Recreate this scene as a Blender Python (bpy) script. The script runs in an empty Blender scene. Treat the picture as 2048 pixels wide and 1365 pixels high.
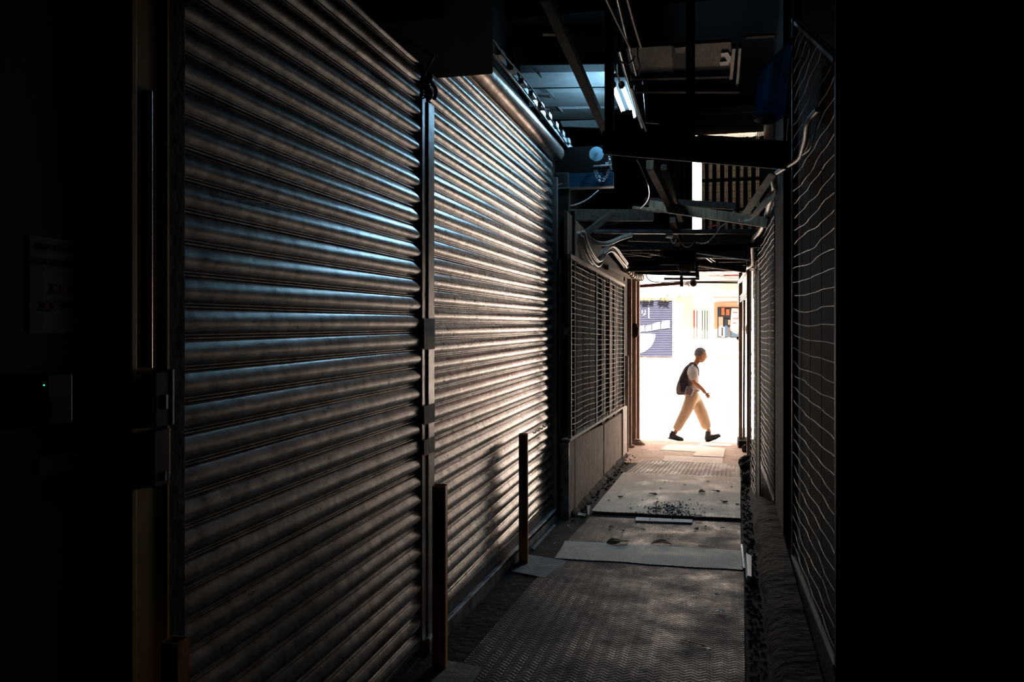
import bpy, bmesh, math, random
from mathutils import Vector, Matrix, noise
random.seed(7)
S = bpy.context.scene
COL = S.collection
# ------------------------------------------------------------------ camera
FPX = 1593.0; HZ = 649.0; VX = 1420.0; EYE = 1.5
A = math.atan((VX - 1024) / FPX)
FWD = Vector((-math.sin(A), math.cos(A), 0)); RGT = Vector((math.cos(A), math.sin(A), 0)); UPV = Vector((0, 0, 1))
CAM = Vector((0, 0, EYE))
cd = bpy.data.cameras.new('camera'); cam = bpy.data.objects.new('camera', cd); COL.objects.link(cam)
cd.sensor_width = 36; cd.lens = FPX / 2048 * 36; cd.shift_y = -(682.5 - HZ) / 2048; cd.clip_start = 0.02; cd.clip_end = 300
cam.location = CAM; cam.rotation_euler = (math.pi / 2, 0, A)
S.camera = cam
S.view_settings.view_transform = 'Standard'; S.view_settings.look = 'None'
S.view_settings.gamma = 1; S.view_settings.use_curve_mapping = False
S.view_settings.exposure = 1.6
# ------------------------------------------------------------------ light
SKY_STRENGTH = 1.1
SUN_STRENGTH = 26.0
SUN_DIR = Vector((-0.30, 0.55, -0.78))
w = bpy.data.worlds.new('sky'); S.world = w; w.use_nodes = True
nt = w.node_tree; nt.nodes.clear()
sky = nt.nodes.new('ShaderNodeTexSky'); sky.sky_type = 'HOSEK_WILKIE'; sky.sun_direction = (-SUN_DIR).normalized(); sky.turbidity = 4
mx = nt.nodes.new('ShaderNodeMixRGB'); mx.inputs[0].default_value = 0.45; mx.inputs[2].default_value = (1.0, 0.97, 0.95, 1)
bg = nt.nodes.new('ShaderNodeBackground'); bg.inputs[1].default_value = SKY_STRENGTH
ou = nt.nodes.new('ShaderNodeOutputWorld')
nt.links.new(sky.outputs[0], mx.inputs[1]); nt.links.new(mx.outputs[0], bg.inputs[0]); nt.links.new(bg.outputs[0], ou.inputs[0])
sl = bpy.data.lights.new('sun', 'SUN'); sl.energy = SUN_STRENGTH; sl.angle = math.radians(0.6); sl.color = (1.0, 0.93, 0.86)
so = bpy.data.objects.new('sun', sl); COL.objects.link(so); so.location = (4, 16, 9)
so.rotation_euler = SUN_DIR.to_track_quat('-Z', 'Y').to_euler()
cy = S.cycles
try:
    cy.use_guiding = True; cy.max_bounces = 14; cy.diffuse_bounces = 8; cy.glossy_bounces = 6; cy.transmission_bounces = 6
    cy.sample_clamp_indirect = 6.0; cy.caustics_reflective = True
except Exception:
    pass
TUBE_POWER = 38.0
# ------------------------------------------------------------------ geometry helpers
def ray(x, y): return FWD + RGT * ((x - 1024) / FPX) + UPV * ((HZ - y) / FPX)
def P(x, y, d): return CAM + ray(x, y) * d                 # at camera depth d
def atX(x, y, X): r = ray(x, y); return CAM + r * (X / r.x)
def atY(x, y, Y): r = ray(x, y); return CAM + r * (Y / r.y)
def atZ(x, y, Z): r = ray(x, y); return CAM + r * ((Z - EYE) / r.z)
def fz(Y): return 0.193 - 0.0425 * Y                       # the alley floor falls towards the street
def F(x, y, lift=0.0):
    r = ray(x, y); t = (0.193 + lift - EYE) / (r.z + 0.0425 * r.y); return CAM + r * t
def V(*a): return Vector(a)
STREET = -0.55
def rline(Y, off, z): return V(off + .0305*Y, Y, z)     # lines parallel to the right-hand side
class MB:
    def __init__(s): s.v = []; s.f = []; s.smooth = set()
    def add(s, vs, fs, sm=False):
        n = len(s.v); s.v += [Vector(v) for v in vs]
        for f in fs:
            if sm: s.smooth.add(len(s.f))
            s.f.append([i + n for i in f])
        return s
    def hexa(s, a, b):                                      # two quads a (bottom) b (top)
        return s.add(list(a) + list(b), [(3,2,1,0),(4,5,6,7),(0,1,5,4),(1,2,6,5),(2,3,7,6),(3,0,4,7)])
    def box(s, x0, x1, y0, y1, z0, z1):
        return s.hexa([(x0,y0,z0),(x1,y0,z0),(x1,y1,z0),(x0,y1,z0)], [(x0,y0,z1),(x1,y0,z1),(x1,y1,z1),(x0,y1,z1)])
    def beam(s, p, q, w_, h_, up=UPV):
        p = Vector(p); q = Vector(q); d = (q - p).normalized(); r = d.cross(up)
        if r.length < 1e-4: r = d.cross(V(0,1,0))
        r.normalize(); u = r.cross(d).normalized(); r *= w_ / 2; u *= h_ / 2
        return s.hexa([p - r - u, p + r - u, q + r - u, q - r - u], [p - r + u, p + r + u, q + r + u, q - r + u])
    def slab(s, pts, th, n=None):                           # polygon with thickness
        pts = [Vector(p) for p in pts]; k = len(pts)
        if n is None: n = (pts[1] - pts[0]).cross(pts[-1] - pts[0]).normalized()
        n = Vector(n).normalized() * th
        return s.add(pts + [p + n for p in pts], [tuple(range(k - 1, -1, -1)), tuple(range(k, 2 * k))] + [(i, (i + 1) % k, (i + 1) % k + k, i + k) for i in range(k)])
    def tube(s, pts, r, n=8, cap=True):
        pts = [Vector(p) for p in pts]; vs = []; fs = []; m = len(pts)
        rr = r if isinstance(r, (list, tuple)) else [r] * m
        prev = None
        for i, p in enumerate(pts):
            t = (pts[min(i + 1, m - 1)] - pts[max(i - 1, 0)])
            if t.length < 1e-9: t = V(0,0,1)
            t.normalize()
            if prev is None:
                prev = t.cross(V(0,0,1)); 
                if prev.length < 0.05: prev = t.cross(V(1,0,0))
            a = (prev - t * prev.dot(t)).normalized(); b = t.cross(a); prev = a
            for k in range(n):
                th = 2 * math.pi * k / n; vs.append(p + (a * math.cos(th) + b * math.sin(th)) * rr[i])
        for i in range(m - 1):
            for k in range(n): fs.append((i*n+k, i*n+(k+1)%n, (i+1)*n+(k+1)%n, (i+1)*n+k))
        s.add(vs, fs, n > 5)
        if cap: s.add([vs[k] for k in range(n)] + [vs[(m-1)*n+k] for k in range(n)], [tuple(range(n-1,-1,-1)), tuple(range(n,2*n))])
        return s
    def ball(s, c, rx, ry=None, rz=None, n=10, m=7, jit=0, seed=0):
        ry = ry or rx; rz = rz or rx; c = Vector(c); vs = [c + V(0,0,-rz)]; fs = []
        for i in range(1, m):
            ph = -math.pi/2 + math.pi * i / m
            for k in range(n):
                th = 2*math.pi*k/n; q = V(math.cos(ph)*math.cos(th)*rx, math.cos(ph)*math.sin(th)*ry, math.sin(ph)*rz)
                if jit: q *= 1 + jit * noise.noise(q * 9 / max(rx, ry, rz) * 0.3 + V(seed, seed, 0))
                vs.append(c + q)
        vs.append(c + V(0,0,rz)); L = len(vs) - 1
        for k in range(n): fs.append((0, 1+(k+1)%n, 1+k)); fs.append((L, L-n+k, L-n+(k+1)%n))
        for i in range(m-2):
            for k in range(n): a = 1+i*n; fs.append((a+k, a+(k+1)%n, a+n+(k+1)%n, a+n+k))
        return s.add(vs, fs, True)
    def build(s, name, mat, parent=None, bevel=0, lab=None, cat=None, group=None, kind=None, weld=False):
        base = V(0,0,0)
        if parent is not None:
            r = parent
            while r.parent: r = r.parent
            base = Vector(r.location)
        elif kind != 'structure':
            xs = [v.x for v in s.v]; ys = [v.y for v in s.v]; zs = [v.z for v in s.v]
            base = V((min(xs)+max(xs))/2, (min(ys)+max(ys))/2, min(zs))
        me = bpy.data.meshes.new(name); me.from_pydata([v - base for v in s.v], [], s.f)
        for i in s.smooth: me.polygons[i].use_smooth = True
        me.materials.append(mat); 
        bm = bmesh.new(); bm.from_mesh(me)
        if weld: bmesh.ops.remove_doubles(bm, verts=bm.verts, dist=1e-5)
        bmesh.ops.recalc_face_normals(bm, faces=bm.faces); bm.to_mesh(me); bm.free()
        o = bpy.data.objects.new(name, me); COL.objects.link(o)
        if parent is not None: o.parent = parent
        else: o.location = base
        if bevel:
            b = o.modifiers.new('bevel', 'BEVEL'); b.width = bevel; b.segments = 2; b.limit_method = 'ANGLE'
        if lab: o['label'] = lab
        if cat: o['category'] = cat
        if group: o['group'] = group
        if kind: o['kind'] = kind
        return o
def thing(name, label, cat, loc, group=None):
    o = bpy.data.objects.new(name, None); COL.objects.link(o); o.location = loc; o.empty_display_size = 0.1
    o['label'] = label; o['category'] = cat
    if group: o['group'] = group
    return o
def text_mb(mb, body, origin, ux, uy, size, ext=0.002):
    """adds lettering to mb: origin = left baseline, ux/uy unit axes in the plane of the sign"""
    c = bpy.data.curves.new('lettering', 'FONT'); c.body = body; c.size = size; c.extrude = ext; c.resolution_u = 2
    o = bpy.data.objects.new('lettering', c); COL.objects.link(o)
    dg = bpy.context.evaluated_depsgraph_get(); me = bpy.data.meshes.new_from_object(o.evaluated_get(dg))
    uz = ux.cross(uy)
    mb.add([origin + ux * v.co.x + uy * v.co.y + uz * v.co.z for v in me.vertices], [tuple(p.vertices) for p in me.polygons])
    bpy.data.objects.remove(o); bpy.data.meshes.remove(me); bpy.data.curves.remove(c)
def spline(pts, k=6):
    pts = [Vector(p) for p in pts]; out = []
    for i in range(len(pts) - 1):
        p0 = pts[max(i-1,0)]; p1 = pts[i]; p2 = pts[i+1]; p3 = pts[min(i+2,len(pts)-1)]
        for j in range(k):
            t = j / k
            out.append(0.5 * ((2*p1) + (p2-p0)*t + (2*p0-5*p1+4*p2-p3)*t*t + (3*p1-p0-3*p2+p3)*t**3))
    out.append(pts[-1]); return out
# ------------------------------------------------------------------ materials
def mat(name, col, rough=0.6, metal=0.0, col2=None, scale=6, stretch=(1,1,1), bump=0.0, bscale=None, spec=None, contrast=(0.35,0.65), rvar=0.0, trans=0.0, emit=None, estr=0, alpha=None):
    m = bpy.data.materials.new(name); m.use_nodes = True; t = m.node_tree; b = t.nodes['Principled BSDF']
    b.inputs['Base Color'].default_value = (*col, 1); b.inputs['Roughness'].default_value = rough; b.inputs['Metallic'].default_value = metal
    b.inputs['Specular IOR Level'].default_value = (0.5 if max(col) > .1 or metal > .3 else .12) if spec is None else spec
    if trans: b.inputs['Transmission Weight'].default_value = trans
    if emit: b.inputs['Emission Color'].default_value = (*emit, 1); b.inputs['Emission Strength'].default_value = estr
    if col2 or bump or rvar:
        tc = t.nodes.new('ShaderNodeTexCoord'); mp = t.nodes.new('ShaderNodeMapping'); mp.inputs['Scale'].default_value = stretch
        t.links.new(tc.outputs['Object'], mp.inputs[0])
        n = t.nodes.new('ShaderNodeTexNoise'); n.inputs['Scale'].default_value = scale; n.inputs['Detail'].default_value = 6; n.inputs['Roughness'].default_value = 0.65
        t.links.new(mp.outputs[0], n.inputs['Vector'])
        if col2:
            r = t.nodes.new('ShaderNodeValToRGB'); r.color_ramp.elements[0].position = contrast[0]; r.color_ramp.elements[1].position = contrast[1]
            r.color_ramp.elements[0].color = (*col, 1); r.color_ramp.elements[1].color = (*col2, 1)
            t.links.new(n.outputs[0], r.inputs[0]); t.links.new(r.outputs[0], b.inputs['Base Color'])
        if rvar:
            mr = t.nodes.new('ShaderNodeMapRange'); mr.inputs['From Min'].default_value = .3; mr.inputs['From Max'].default_value = .7
            mr.inputs['To Min'].default_value = max(0.05, rough - rvar); mr.inputs['To Max'].default_value = min(1, rough + rvar)
            t.links.new(n.outputs[0], mr.inputs[0]); t.links.new(mr.outputs[0], b.inputs['Roughness'])
        if bump:
            n2 = t.nodes.new('ShaderNodeTexNoise'); n2.inputs['Scale'].default_value = bscale or scale * 4; n2.inputs['Detail'].default_value = 5
            t.links.new(mp.outputs[0], n2.inputs['Vector'])
            bp = t.nodes.new('ShaderNodeBump'); bp.inputs['Strength'].default_value = bump; bp.inputs['Distance'].default_value = 0.02
            t.links.new(n2.outputs[0], bp.inputs['Height']); t.links.new(bp.outputs[0], b.inputs['Normal'])
    return m
M = {}; ROOFH = 4.3
def slat_material(dull=1.0, dr=0.0):
    m = bpy.data.materials.new('galvanised slats'); m.use_nodes = True; t = m.node_tree; L = t.links; b = t.nodes['Principled BSDF']
    b.inputs['Metallic'].default_value = 0.9
    tc = t.nodes.new('ShaderNodeTexCoord')
    def nz(sc, st, det=6, ro=.6):
        mp = t.nodes.new('ShaderNodeMapping'); mp.inputs['Scale'].default_value = st; L.new(tc.outputs['Object'], mp.inputs[0])
        n = t.nodes.new('ShaderNodeTexNoise'); n.inputs['Scale'].default_value = sc; n.inputs['Detail'].default_value = det; n.inputs['Roughness'].default_value = ro
        L.new(mp.outputs[0], n.inputs['Vector']); return n.outputs[0]
    def ramp(i, p0, c0, p1, c1):
        r = t.nodes.new('ShaderNodeValToRGB'); r.color_ramp.elements[0].position = p0; r.color_ramp.elements[0].color = (*c0, 1)
        r.color_ramp.elements[1].position = p1; r.color_ramp.elements[1].color = (*c1, 1); L.new(i, r.inputs[0]); return r.outputs[0]
    base = ramp(nz(3, (1, 3, 6)), .3, tuple(dull*c for c in (.27,.26,.26)), .7, tuple(dull*c for c in (.47,.455,.44)))
    streak = ramp(nz(7, (1, 2.5, 1.4), 4), .36, (.55,.52,.50), .58, (1,1,1))           # drips running down the slats
    spots = ramp(nz(38, (1, .35, 1), 8, .75), .30, (.10,.06,.045), .40, (1,1,1)) # rust specks
    mm = t.nodes.new('ShaderNodeMixRGB'); mm.blend_type = 'MULTIPLY'; mm.inputs[0].default_value = .75; L.new(base, mm.inputs[1]); L.new(streak, mm.inputs[2])
    m2 = t.nodes.new('ShaderNodeMixRGB'); m2.blend_type = 'MULTIPLY'; m2.inputs[0].default_value = .9; L.new(mm.outputs[0], m2.inputs[1]); L.new(spots, m2.inputs[2])
    L.new(m2.outputs[0], b.inputs['Base Color'])
    mr = t.nodes.new('ShaderNodeMapRange'); mr.inputs['To Min'].default_value = .22 + dr; mr.inputs['To Max'].default_value = .36 + dr; L.new(nz(9, (1, 2, 4)), mr.inputs[0]); L.new(mr.outputs[0], b.inputs['Roughness'])
    bp = t.nodes.new('ShaderNodeBump'); bp.inputs['Strength'].default_value = .10; bp.inputs['Distance'].default_value = .01; L.new(nz(28, (1, .6, 1)), bp.inputs['Height']); L.new(bp.outputs[0], b.inputs['Normal'])
    return m
def plate_material(name, c1, c2, pitch, bumpd, rough=.45, metal=.5):
    """tread plate: rows of small slanted bars alternating in direction"""
    m = bpy.data.materials.new(name); m.use_nodes = True; t = m.node_tree; L = t.links; b = t.nodes['Principled BSDF']
    b.inputs['Metallic'].default_value = metal; b.inputs['Specular IOR Level'].default_value = .35
    tc = t.nodes.new('ShaderNodeTexCoord'); sp = t.nodes.new('ShaderNodeSeparateXYZ'); L.new(tc.outputs['Object'], sp.inputs[0])
    def mth(op, a, bb=None, c=None):
        n = t.nodes.new('ShaderNodeMath'); n.operation = op
        for i, v in enumerate((a, bb, c)):
            if v is None: continue
            if isinstance(v, (int, float)): n.inputs[i].default_value = v
            else: L.new(v, n.inputs[i])
        return n.outputs[0]
    x = mth('MULTIPLY', sp.outputs[0], 1.0); y = sp.outputs[1]
    pp = mth('PINGPONG', x, pitch)
    zig = mth('ADD', y, mth('MULTIPLY', pp, 0.9))
    s1 = mth('SINE', mth('MULTIPLY', zig, 2 * math.pi / (pitch * .95)))
    edge = mth('SINE', mth('MULTIPLY', x, 2 * math.pi / pitch))
    edge = mth('ABSOLUTE', edge)
    h = mth('MULTIPLY', mth('MAXIMUM', s1, 0.0), mth('POWER', mth('MAXIMUM', edge, 0.001), .5))
    n = t.nodes.new('ShaderNodeTexNoise'); n.inputs['Scale'].default_value = 3.2; n.inputs['Detail'].default_value = 8; n.inputs['Roughness'].default_value = .7
    L.new(tc.outputs['Object'], n.inputs['Vector'])
    r = t.nodes.new('ShaderNodeValToRGB'); r.color_ramp.elements[0].position = .34; r.color_ramp.elements[1].position = .64
    r.color_ramp.elements[0].color = (*c1, 1); r.color_ramp.elements[1].color = (*c2, 1); L.new(n.outputs[0], r.inputs[0])
    mm = t.nodes.new('ShaderNodeMixRGB'); mm.blend_type = 'MIX'; mm.inputs[2].default_value = (*[min(1, c * 1.7) for c in c2], 1)
    L.new(mth('MULTIPLY', h, .8), mm.inputs[0]); L.new(r.outputs[0], mm.inputs[1]); L.new(mm.outputs[0], b.inputs['Base Color'])
    mr = t.nodes.new('ShaderNodeMapRange'); mr.inputs['From Min'].default_value = .3; mr.inputs['From Max'].default_value = .7; mr.inputs['To Min'].default_value = rough - .12; mr.inputs['To Max'].default_value = rough + .35
    L.new(n.outputs[0], mr.inputs[0]); L.new(mr.outputs[0], b.inputs['Roughness'])
    bp = t.nodes.new('ShaderNodeBump'); bp.inputs['Strength'].default_value = 1.0; bp.inputs['Distance'].default_value = bumpd
    L.new(h, bp.inputs['Height']); L.new(bp.outputs[0], b.inputs['Normal'])
    return m
M['slat'] = slat_material(1.15); M['slat_dull'] = slat_material(1.25, .01)  # same metal twice, the near curtain's copy slightly lighter
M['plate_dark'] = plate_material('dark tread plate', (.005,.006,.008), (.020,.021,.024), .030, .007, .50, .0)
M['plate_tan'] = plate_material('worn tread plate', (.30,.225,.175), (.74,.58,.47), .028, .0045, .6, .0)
M['plate_grey'] = plate_material('grey ribbed plate', (.17,.13,.11), (.34,.27,.23), .05, .001, .6, .0)
M['rail'] = mat('guide rail steel', (.50,.49,.49), .34, .85, (.34,.33,.33), 8, (1,1,1), .05)
M['rail_dark'] = mat('dark steel', (.035,.035,.04), .45, .5, (.07,.06,.055), 10, bump=.1)
M['drum'] = mat('galvanised drum', (.42,.36,.32), .33, .85, (.14,.09,.07), 7, (1,.6,1), .1)
M['soot_brown'] = mat('sooty brown board', (.014,.009,.007), .95, 0, (.03,.02,.015), 5, spec=.05)  # blackish brown behind the left wire mesh
M['post_tan'] = mat('scarred tan timber', (.20,.13,.085), .8, 0, (.46,.33,.24), 7, (5,5,.8), .3)  # brown of the mouth posts brightened, street light put into the colour
M['soot'] = mat('black soot', (.006,.006,.006), .95, spec=.05)  # plain near-black for walls, ceiling and fittings
M['sill'] = mat('painted steel sill', (.62,.66,.70), .4, .5, (.16,.15,.14), 9, bump=.1)
M['blue_steel'] = mat('blue painted steel', (.012,.040,.075), .5, .1, (.006,.020,.04), 8, bump=.1)
M['cyl'] = mat('black paint', (.009,.009,.01), .75, spec=.2)
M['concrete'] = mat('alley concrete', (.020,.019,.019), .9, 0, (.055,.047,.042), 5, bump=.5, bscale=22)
M['concrete_light'] = mat('pale cement', (.30,.31,.30), .85, 0, (.18,.18,.17), 9, bump=.4)
M['kerb'] = mat('kerb stone', (.010,.008,.007), .95, 0, (.040,.030,.024), 6, bump=.9, bscale=16, spec=.1)
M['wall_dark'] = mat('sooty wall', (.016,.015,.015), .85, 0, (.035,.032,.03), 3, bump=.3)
M['wood_dark'] = mat('dark timber', (.018,.013,.010), .8, 0, (.045,.032,.025), 5, (6,1,6), .3)
M['wood_mid'] = mat('brown timber', (.09,.058,.036), .75, 0, (.20,.135,.085), 5, (5,5,1), .3)
M['wood_red'] = mat('red brown painted timber', (.22,.09,.065), .6, 0, (.36,.19,.15), 6, (5,5,.6), .2)
M['wood_pale'] = mat('pale plank', (.5,.42,.34), .7, 0, (.36,.28,.21), 6, (4,4,1), .2)
M['panel_grey'] = mat('weathered board', (.40,.29,.215), .85, 0, (.15,.10,.075), 4, (3,3,1), .5)
M['plywood'] = mat('plywood', (.24,.15,.10), .7, 0, (.38,.27,.19), 6, (5,1,1), .2)
M['paper'] = mat('torn paper', (.75,.72,.68), .8, 0, (.55,.5,.45), 9)
M['card'] = mat('flattened carton', (.88,.82,.76), .85, 0, (.78,.70,.62), 7, bump=.15)
M['white_paint'] = mat('pale painted board', (.22,.235,.235), .8, 0, (.16,.17,.17), 4, bump=.15, spec=.1)
M['orange'] = mat('orange bollard paint', (.80,.34,.05), .45, 0, (.55,.20,.035), 9, bump=.12)
M['label_dark'] = mat('dark label', (.03,.02,.02), .5)
M['wire'] = mat('galvanised wire', (.20,.165,.14), .55, .5)
M['wire_dark'] = mat('rusty wire', (.20,.15,.12), .6, .4)
M['frame_tan'] = mat('rusty angle frame', (.22,.16,.12), .6, .3, (.34,.25,.18), 9)
M['cable'] = mat('grey cable', (.50,.40,.34), .5, 0, (.3,.23,.19), 30)
M['cable_dark'] = mat('black cable', (.03,.03,.03), .5)
M['pvc'] = mat('pale conduit', (.42,.36,.31), .5, 0, (.28,.23,.19), 12)
M['pipe'] = mat('steel pipe', (.22,.24,.26), .3, .8, (.12,.1,.09), 8)
M['tarp'] = mat('blue woven tarp', (.05,.15,.26), .5, 0, (.12,.28,.42), 25, bump=.4)
M['tube_on'] = mat('lit fluorescent tube', (.9,.95,1), .3, emit=(.36,.71,1.0), estr=TUBE_POWER)
M['tube_off'] = mat('unlit tube', (.85,.83,.8), .3)
M['disc'] = None
M['chain'] = mat('zinc chain', (.6,.62,.65), .35, .9)
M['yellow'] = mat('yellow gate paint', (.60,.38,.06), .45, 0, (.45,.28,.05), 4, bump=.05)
M['yellow_dim'] = mat('ochre door paint', (.09,.06,.02), .6, 0, (.07,.048,.016), 3)  # ochre darkened further for the fading light near the camera
M['notice'] = mat('notice sheet', (.30,.31,.34), .8, 0, (.24,.25,.28), 6)
M['ink'] = mat('black ink', (.02,.02,.025), .7)
M['ink_red'] = mat('red ink', (.38,.03,.05), .7)
M['black_plastic'] = mat('black plastic', (.012,.012,.013), .5)
M['led'] = mat('green indicator', (0,.3,.1), .4, emit=(.05,.8,.35), estr=.5)
M['street'] = mat('sunlit paving', (.72,.62,.54), .9, 0, (.64,.54,.47), 2, bump=.1)
M['facade'] = mat('white render', (.84,.79,.74), .9, 0, (.80,.74,.68), 2)
M['cream'] = mat('cream render', (.46,.31,.20), .9, 0, (.52,.37,.25), 2)
M['shop_shutter'] = mat('grey blue shop shutter', (.026,.028,.044), .9, 0, (.032,.034,.052), 2, spec=.02)
M['white'] = mat('white lettering', (.85,.85,.85), .7)
M['orange_frame'] = mat('orange window frame', (.30,.15,.085), .8)
M['glass'] = mat('dim window glass', (.02,.022,.028), .12, 0, (.03,.025,.022), 3)
M['leaf'] = mat('yellow green leaves', (.13,.12,.035), .7, 0, (.20,.15,.05), 20)
M['red'] = mat('red', (.25,.02,.01), .6)
M['pink'] = mat('pink tiles', (.17,.06,.045), .8, 0, (.10,.03,.02), 9, bump=.3)
M['olive'] = mat('olive stripe', (.012,.014,.005), .9, spec=.05)
M['amber'] = mat('amber', (.16,.045,.008), .6)
M['teal'] = mat('slate', (.012,.022,.032), .6)
M['skin'] = mat('skin', (.42,.19,.10), .55, 0, (.36,.15,.075), 12)
M['hair'] = mat('grey hair', (.10,.085,.09), .8, 0, (.2,.18,.18), 60)
M['shirt'] = mat('pale shirt', (.50,.47,.44), .9, 0, (.38,.34,.31), 7, (1,1,.6), .3, 10)
M['trousers'] = mat('tan trousers', (.50,.35,.23), .9, 0, (.38,.26,.165), 7, (1,1,.5), .4, 9)
M['pack'] = mat('charcoal rucksack', (.035,.03,.035), .8, 0, (.07,.06,.07), 10, bump=.2)
M['strap'] = mat('mauve strap', (.13,.10,.11), .8)
M['boot'] = mat('black boots', (.03,.03,.04), .4)
M['blue_grey'] = mat('blue grey board', (.06,.075,.09), .8, 0, (.035,.04,.05), 6, bump=.2)
M['teal_paint'] = mat('teal paint', (.03,.22,.30), .5)
M['leaf_dry'] = mat('dry leaf', (.06,.035,.02), .8)
M['plastic_white'] = mat('white plastic scrap', (.6,.6,.58), .5)
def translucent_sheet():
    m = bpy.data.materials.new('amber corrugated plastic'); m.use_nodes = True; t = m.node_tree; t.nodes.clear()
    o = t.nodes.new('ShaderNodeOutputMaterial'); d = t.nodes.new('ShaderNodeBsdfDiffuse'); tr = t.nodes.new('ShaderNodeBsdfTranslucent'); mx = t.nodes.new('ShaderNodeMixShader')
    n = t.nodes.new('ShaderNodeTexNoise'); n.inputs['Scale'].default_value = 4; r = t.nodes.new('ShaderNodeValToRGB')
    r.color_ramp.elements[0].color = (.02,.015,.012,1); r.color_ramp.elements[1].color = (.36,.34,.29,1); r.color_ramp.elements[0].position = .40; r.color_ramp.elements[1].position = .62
    tc = t.nodes.new('ShaderNodeTexCoord'); wv = t.nodes.new('ShaderNodeTexWave'); wv.bands_direction = 'X'; wv.inputs['Scale'].default_value = 3.25; wv.inputs['Distortion'].default_value = .4; wv.inputs['Detail'].default_value = 2  # dark bands put the shading of the corrugation into the colour
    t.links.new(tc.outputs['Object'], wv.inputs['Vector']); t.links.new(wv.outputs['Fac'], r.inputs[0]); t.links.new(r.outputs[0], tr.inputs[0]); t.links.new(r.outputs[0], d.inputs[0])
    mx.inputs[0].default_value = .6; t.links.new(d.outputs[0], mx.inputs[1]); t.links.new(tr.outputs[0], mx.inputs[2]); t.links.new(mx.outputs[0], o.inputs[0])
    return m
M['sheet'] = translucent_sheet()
def frosted(c1=(.6,.8,.9), c2=(.5,.7,.8), fac=.35):
    m = bpy.data.materials.new('frosted blue plastic'); m.use_nodes = True; t = m.node_tree; t.nodes.clear(); o = t.nodes.new('ShaderNodeOutputMaterial'); d = t.nodes.new('ShaderNodeBsdfTranslucent'); e = t.nodes.new('ShaderNodeBsdfDiffuse'); mx = t.nodes.new('ShaderNodeMixShader')
    d.inputs[0].default_value = (*c1,1); e.inputs[0].default_value = (*c2,1); mx.inputs[0].default_value = 1-fac
    t.links.new(d.outputs[0], mx.inputs[1]); t.links.new(e.outputs[0], mx.inputs[2]); t.links.new(mx.outputs[0], o.inputs[0]); return m
M['disc'] = frosted(fac=.5); M['tarp'] = frosted((.10,.30,.50), (.06,.18,.30), .5)
XL = -1.24                                                  # plane of the shutters on the left
# ================================================================== SETTING
def st(mb, name, m, bevel=0): return mb.build(name, m, kind='structure', bevel=bevel)
m = MB()
NY = 60
for i in range(NY):
    ya = -3 + 16.0 * i / NY; yb = -3 + 16.0 * (i + 1) / NY
    if yb > 12.9: yb = 12.9
    if ya >= 12.9: break
    m.hexa([(-1.6,ya,fz(ya)-.25),(1.6,ya,fz(ya)-.25),(1.6,yb,fz(yb)-.25),(-1.6,yb,fz(yb)-.25)], [(-1.6,ya,fz(ya)),(1.6,ya,fz(ya)),(1.6,yb,fz(yb)),(-1.6,yb,fz(yb))])
st(m, 'floor', M['concrete'])
M['apron'] = mat('tan cement', (.36,.225,.165), .85, 0, (.58,.43,.34), 6, bump=.4, bscale=20)  # tan cement made lighter, daylight at the mouth put into its colour
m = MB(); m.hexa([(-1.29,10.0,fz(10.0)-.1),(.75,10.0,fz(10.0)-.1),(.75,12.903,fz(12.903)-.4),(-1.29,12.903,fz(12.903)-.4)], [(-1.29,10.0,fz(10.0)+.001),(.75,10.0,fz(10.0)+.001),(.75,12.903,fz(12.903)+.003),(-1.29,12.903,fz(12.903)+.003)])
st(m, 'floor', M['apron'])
MB().box(-1.6, 1.1, 12.90, 12.98, 2.52, 3.0).build('fascia', M['wood_dark'], None, kind='structure')  # unseen board added to keep the sun off the walker's head
MB().box(.70, 1.5, 12.6, 13.0, -.8, 1.9).box(.65, 1.03, 12.6, 13.0, 1.9, ROOFH).box(1.27, 1.5, 12.6, 13.0, 1.9, ROOFH).build('wall_front_right', M['wall_dark'], None, kind='structure')  # upper pieces added to keep sun off the walker's leg and hand
MB().box(.66, .70, 9.0, 12.98, 2.3, ROOFH).build('wall_side', M['wall_dark'], None, kind='structure')  # added board, stops light spilling into the alley over the mesh
m = MB().box(-14, 14, 12.905, 30, STREET - .2, STREET); o = st(m, 'street_ground', M['street'])
ROOF = 4.3
# the body of the left and right buildings, split where openings and panels stand
m = MB()
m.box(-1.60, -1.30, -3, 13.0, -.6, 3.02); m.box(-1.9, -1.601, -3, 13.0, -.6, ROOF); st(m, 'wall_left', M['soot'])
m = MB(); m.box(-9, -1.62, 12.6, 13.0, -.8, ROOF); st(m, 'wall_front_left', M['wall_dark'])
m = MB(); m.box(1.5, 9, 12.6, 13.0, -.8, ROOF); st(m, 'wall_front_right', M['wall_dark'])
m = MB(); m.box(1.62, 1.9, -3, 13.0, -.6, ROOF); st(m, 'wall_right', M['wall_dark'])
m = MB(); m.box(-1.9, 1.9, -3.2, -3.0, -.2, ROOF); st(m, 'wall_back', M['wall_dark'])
m = MB(); m.box(-1.9, 1.9, -3.2, 10.7, ROOF, ROOF + .15); st(m, 'ceiling', M['soot'])
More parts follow.
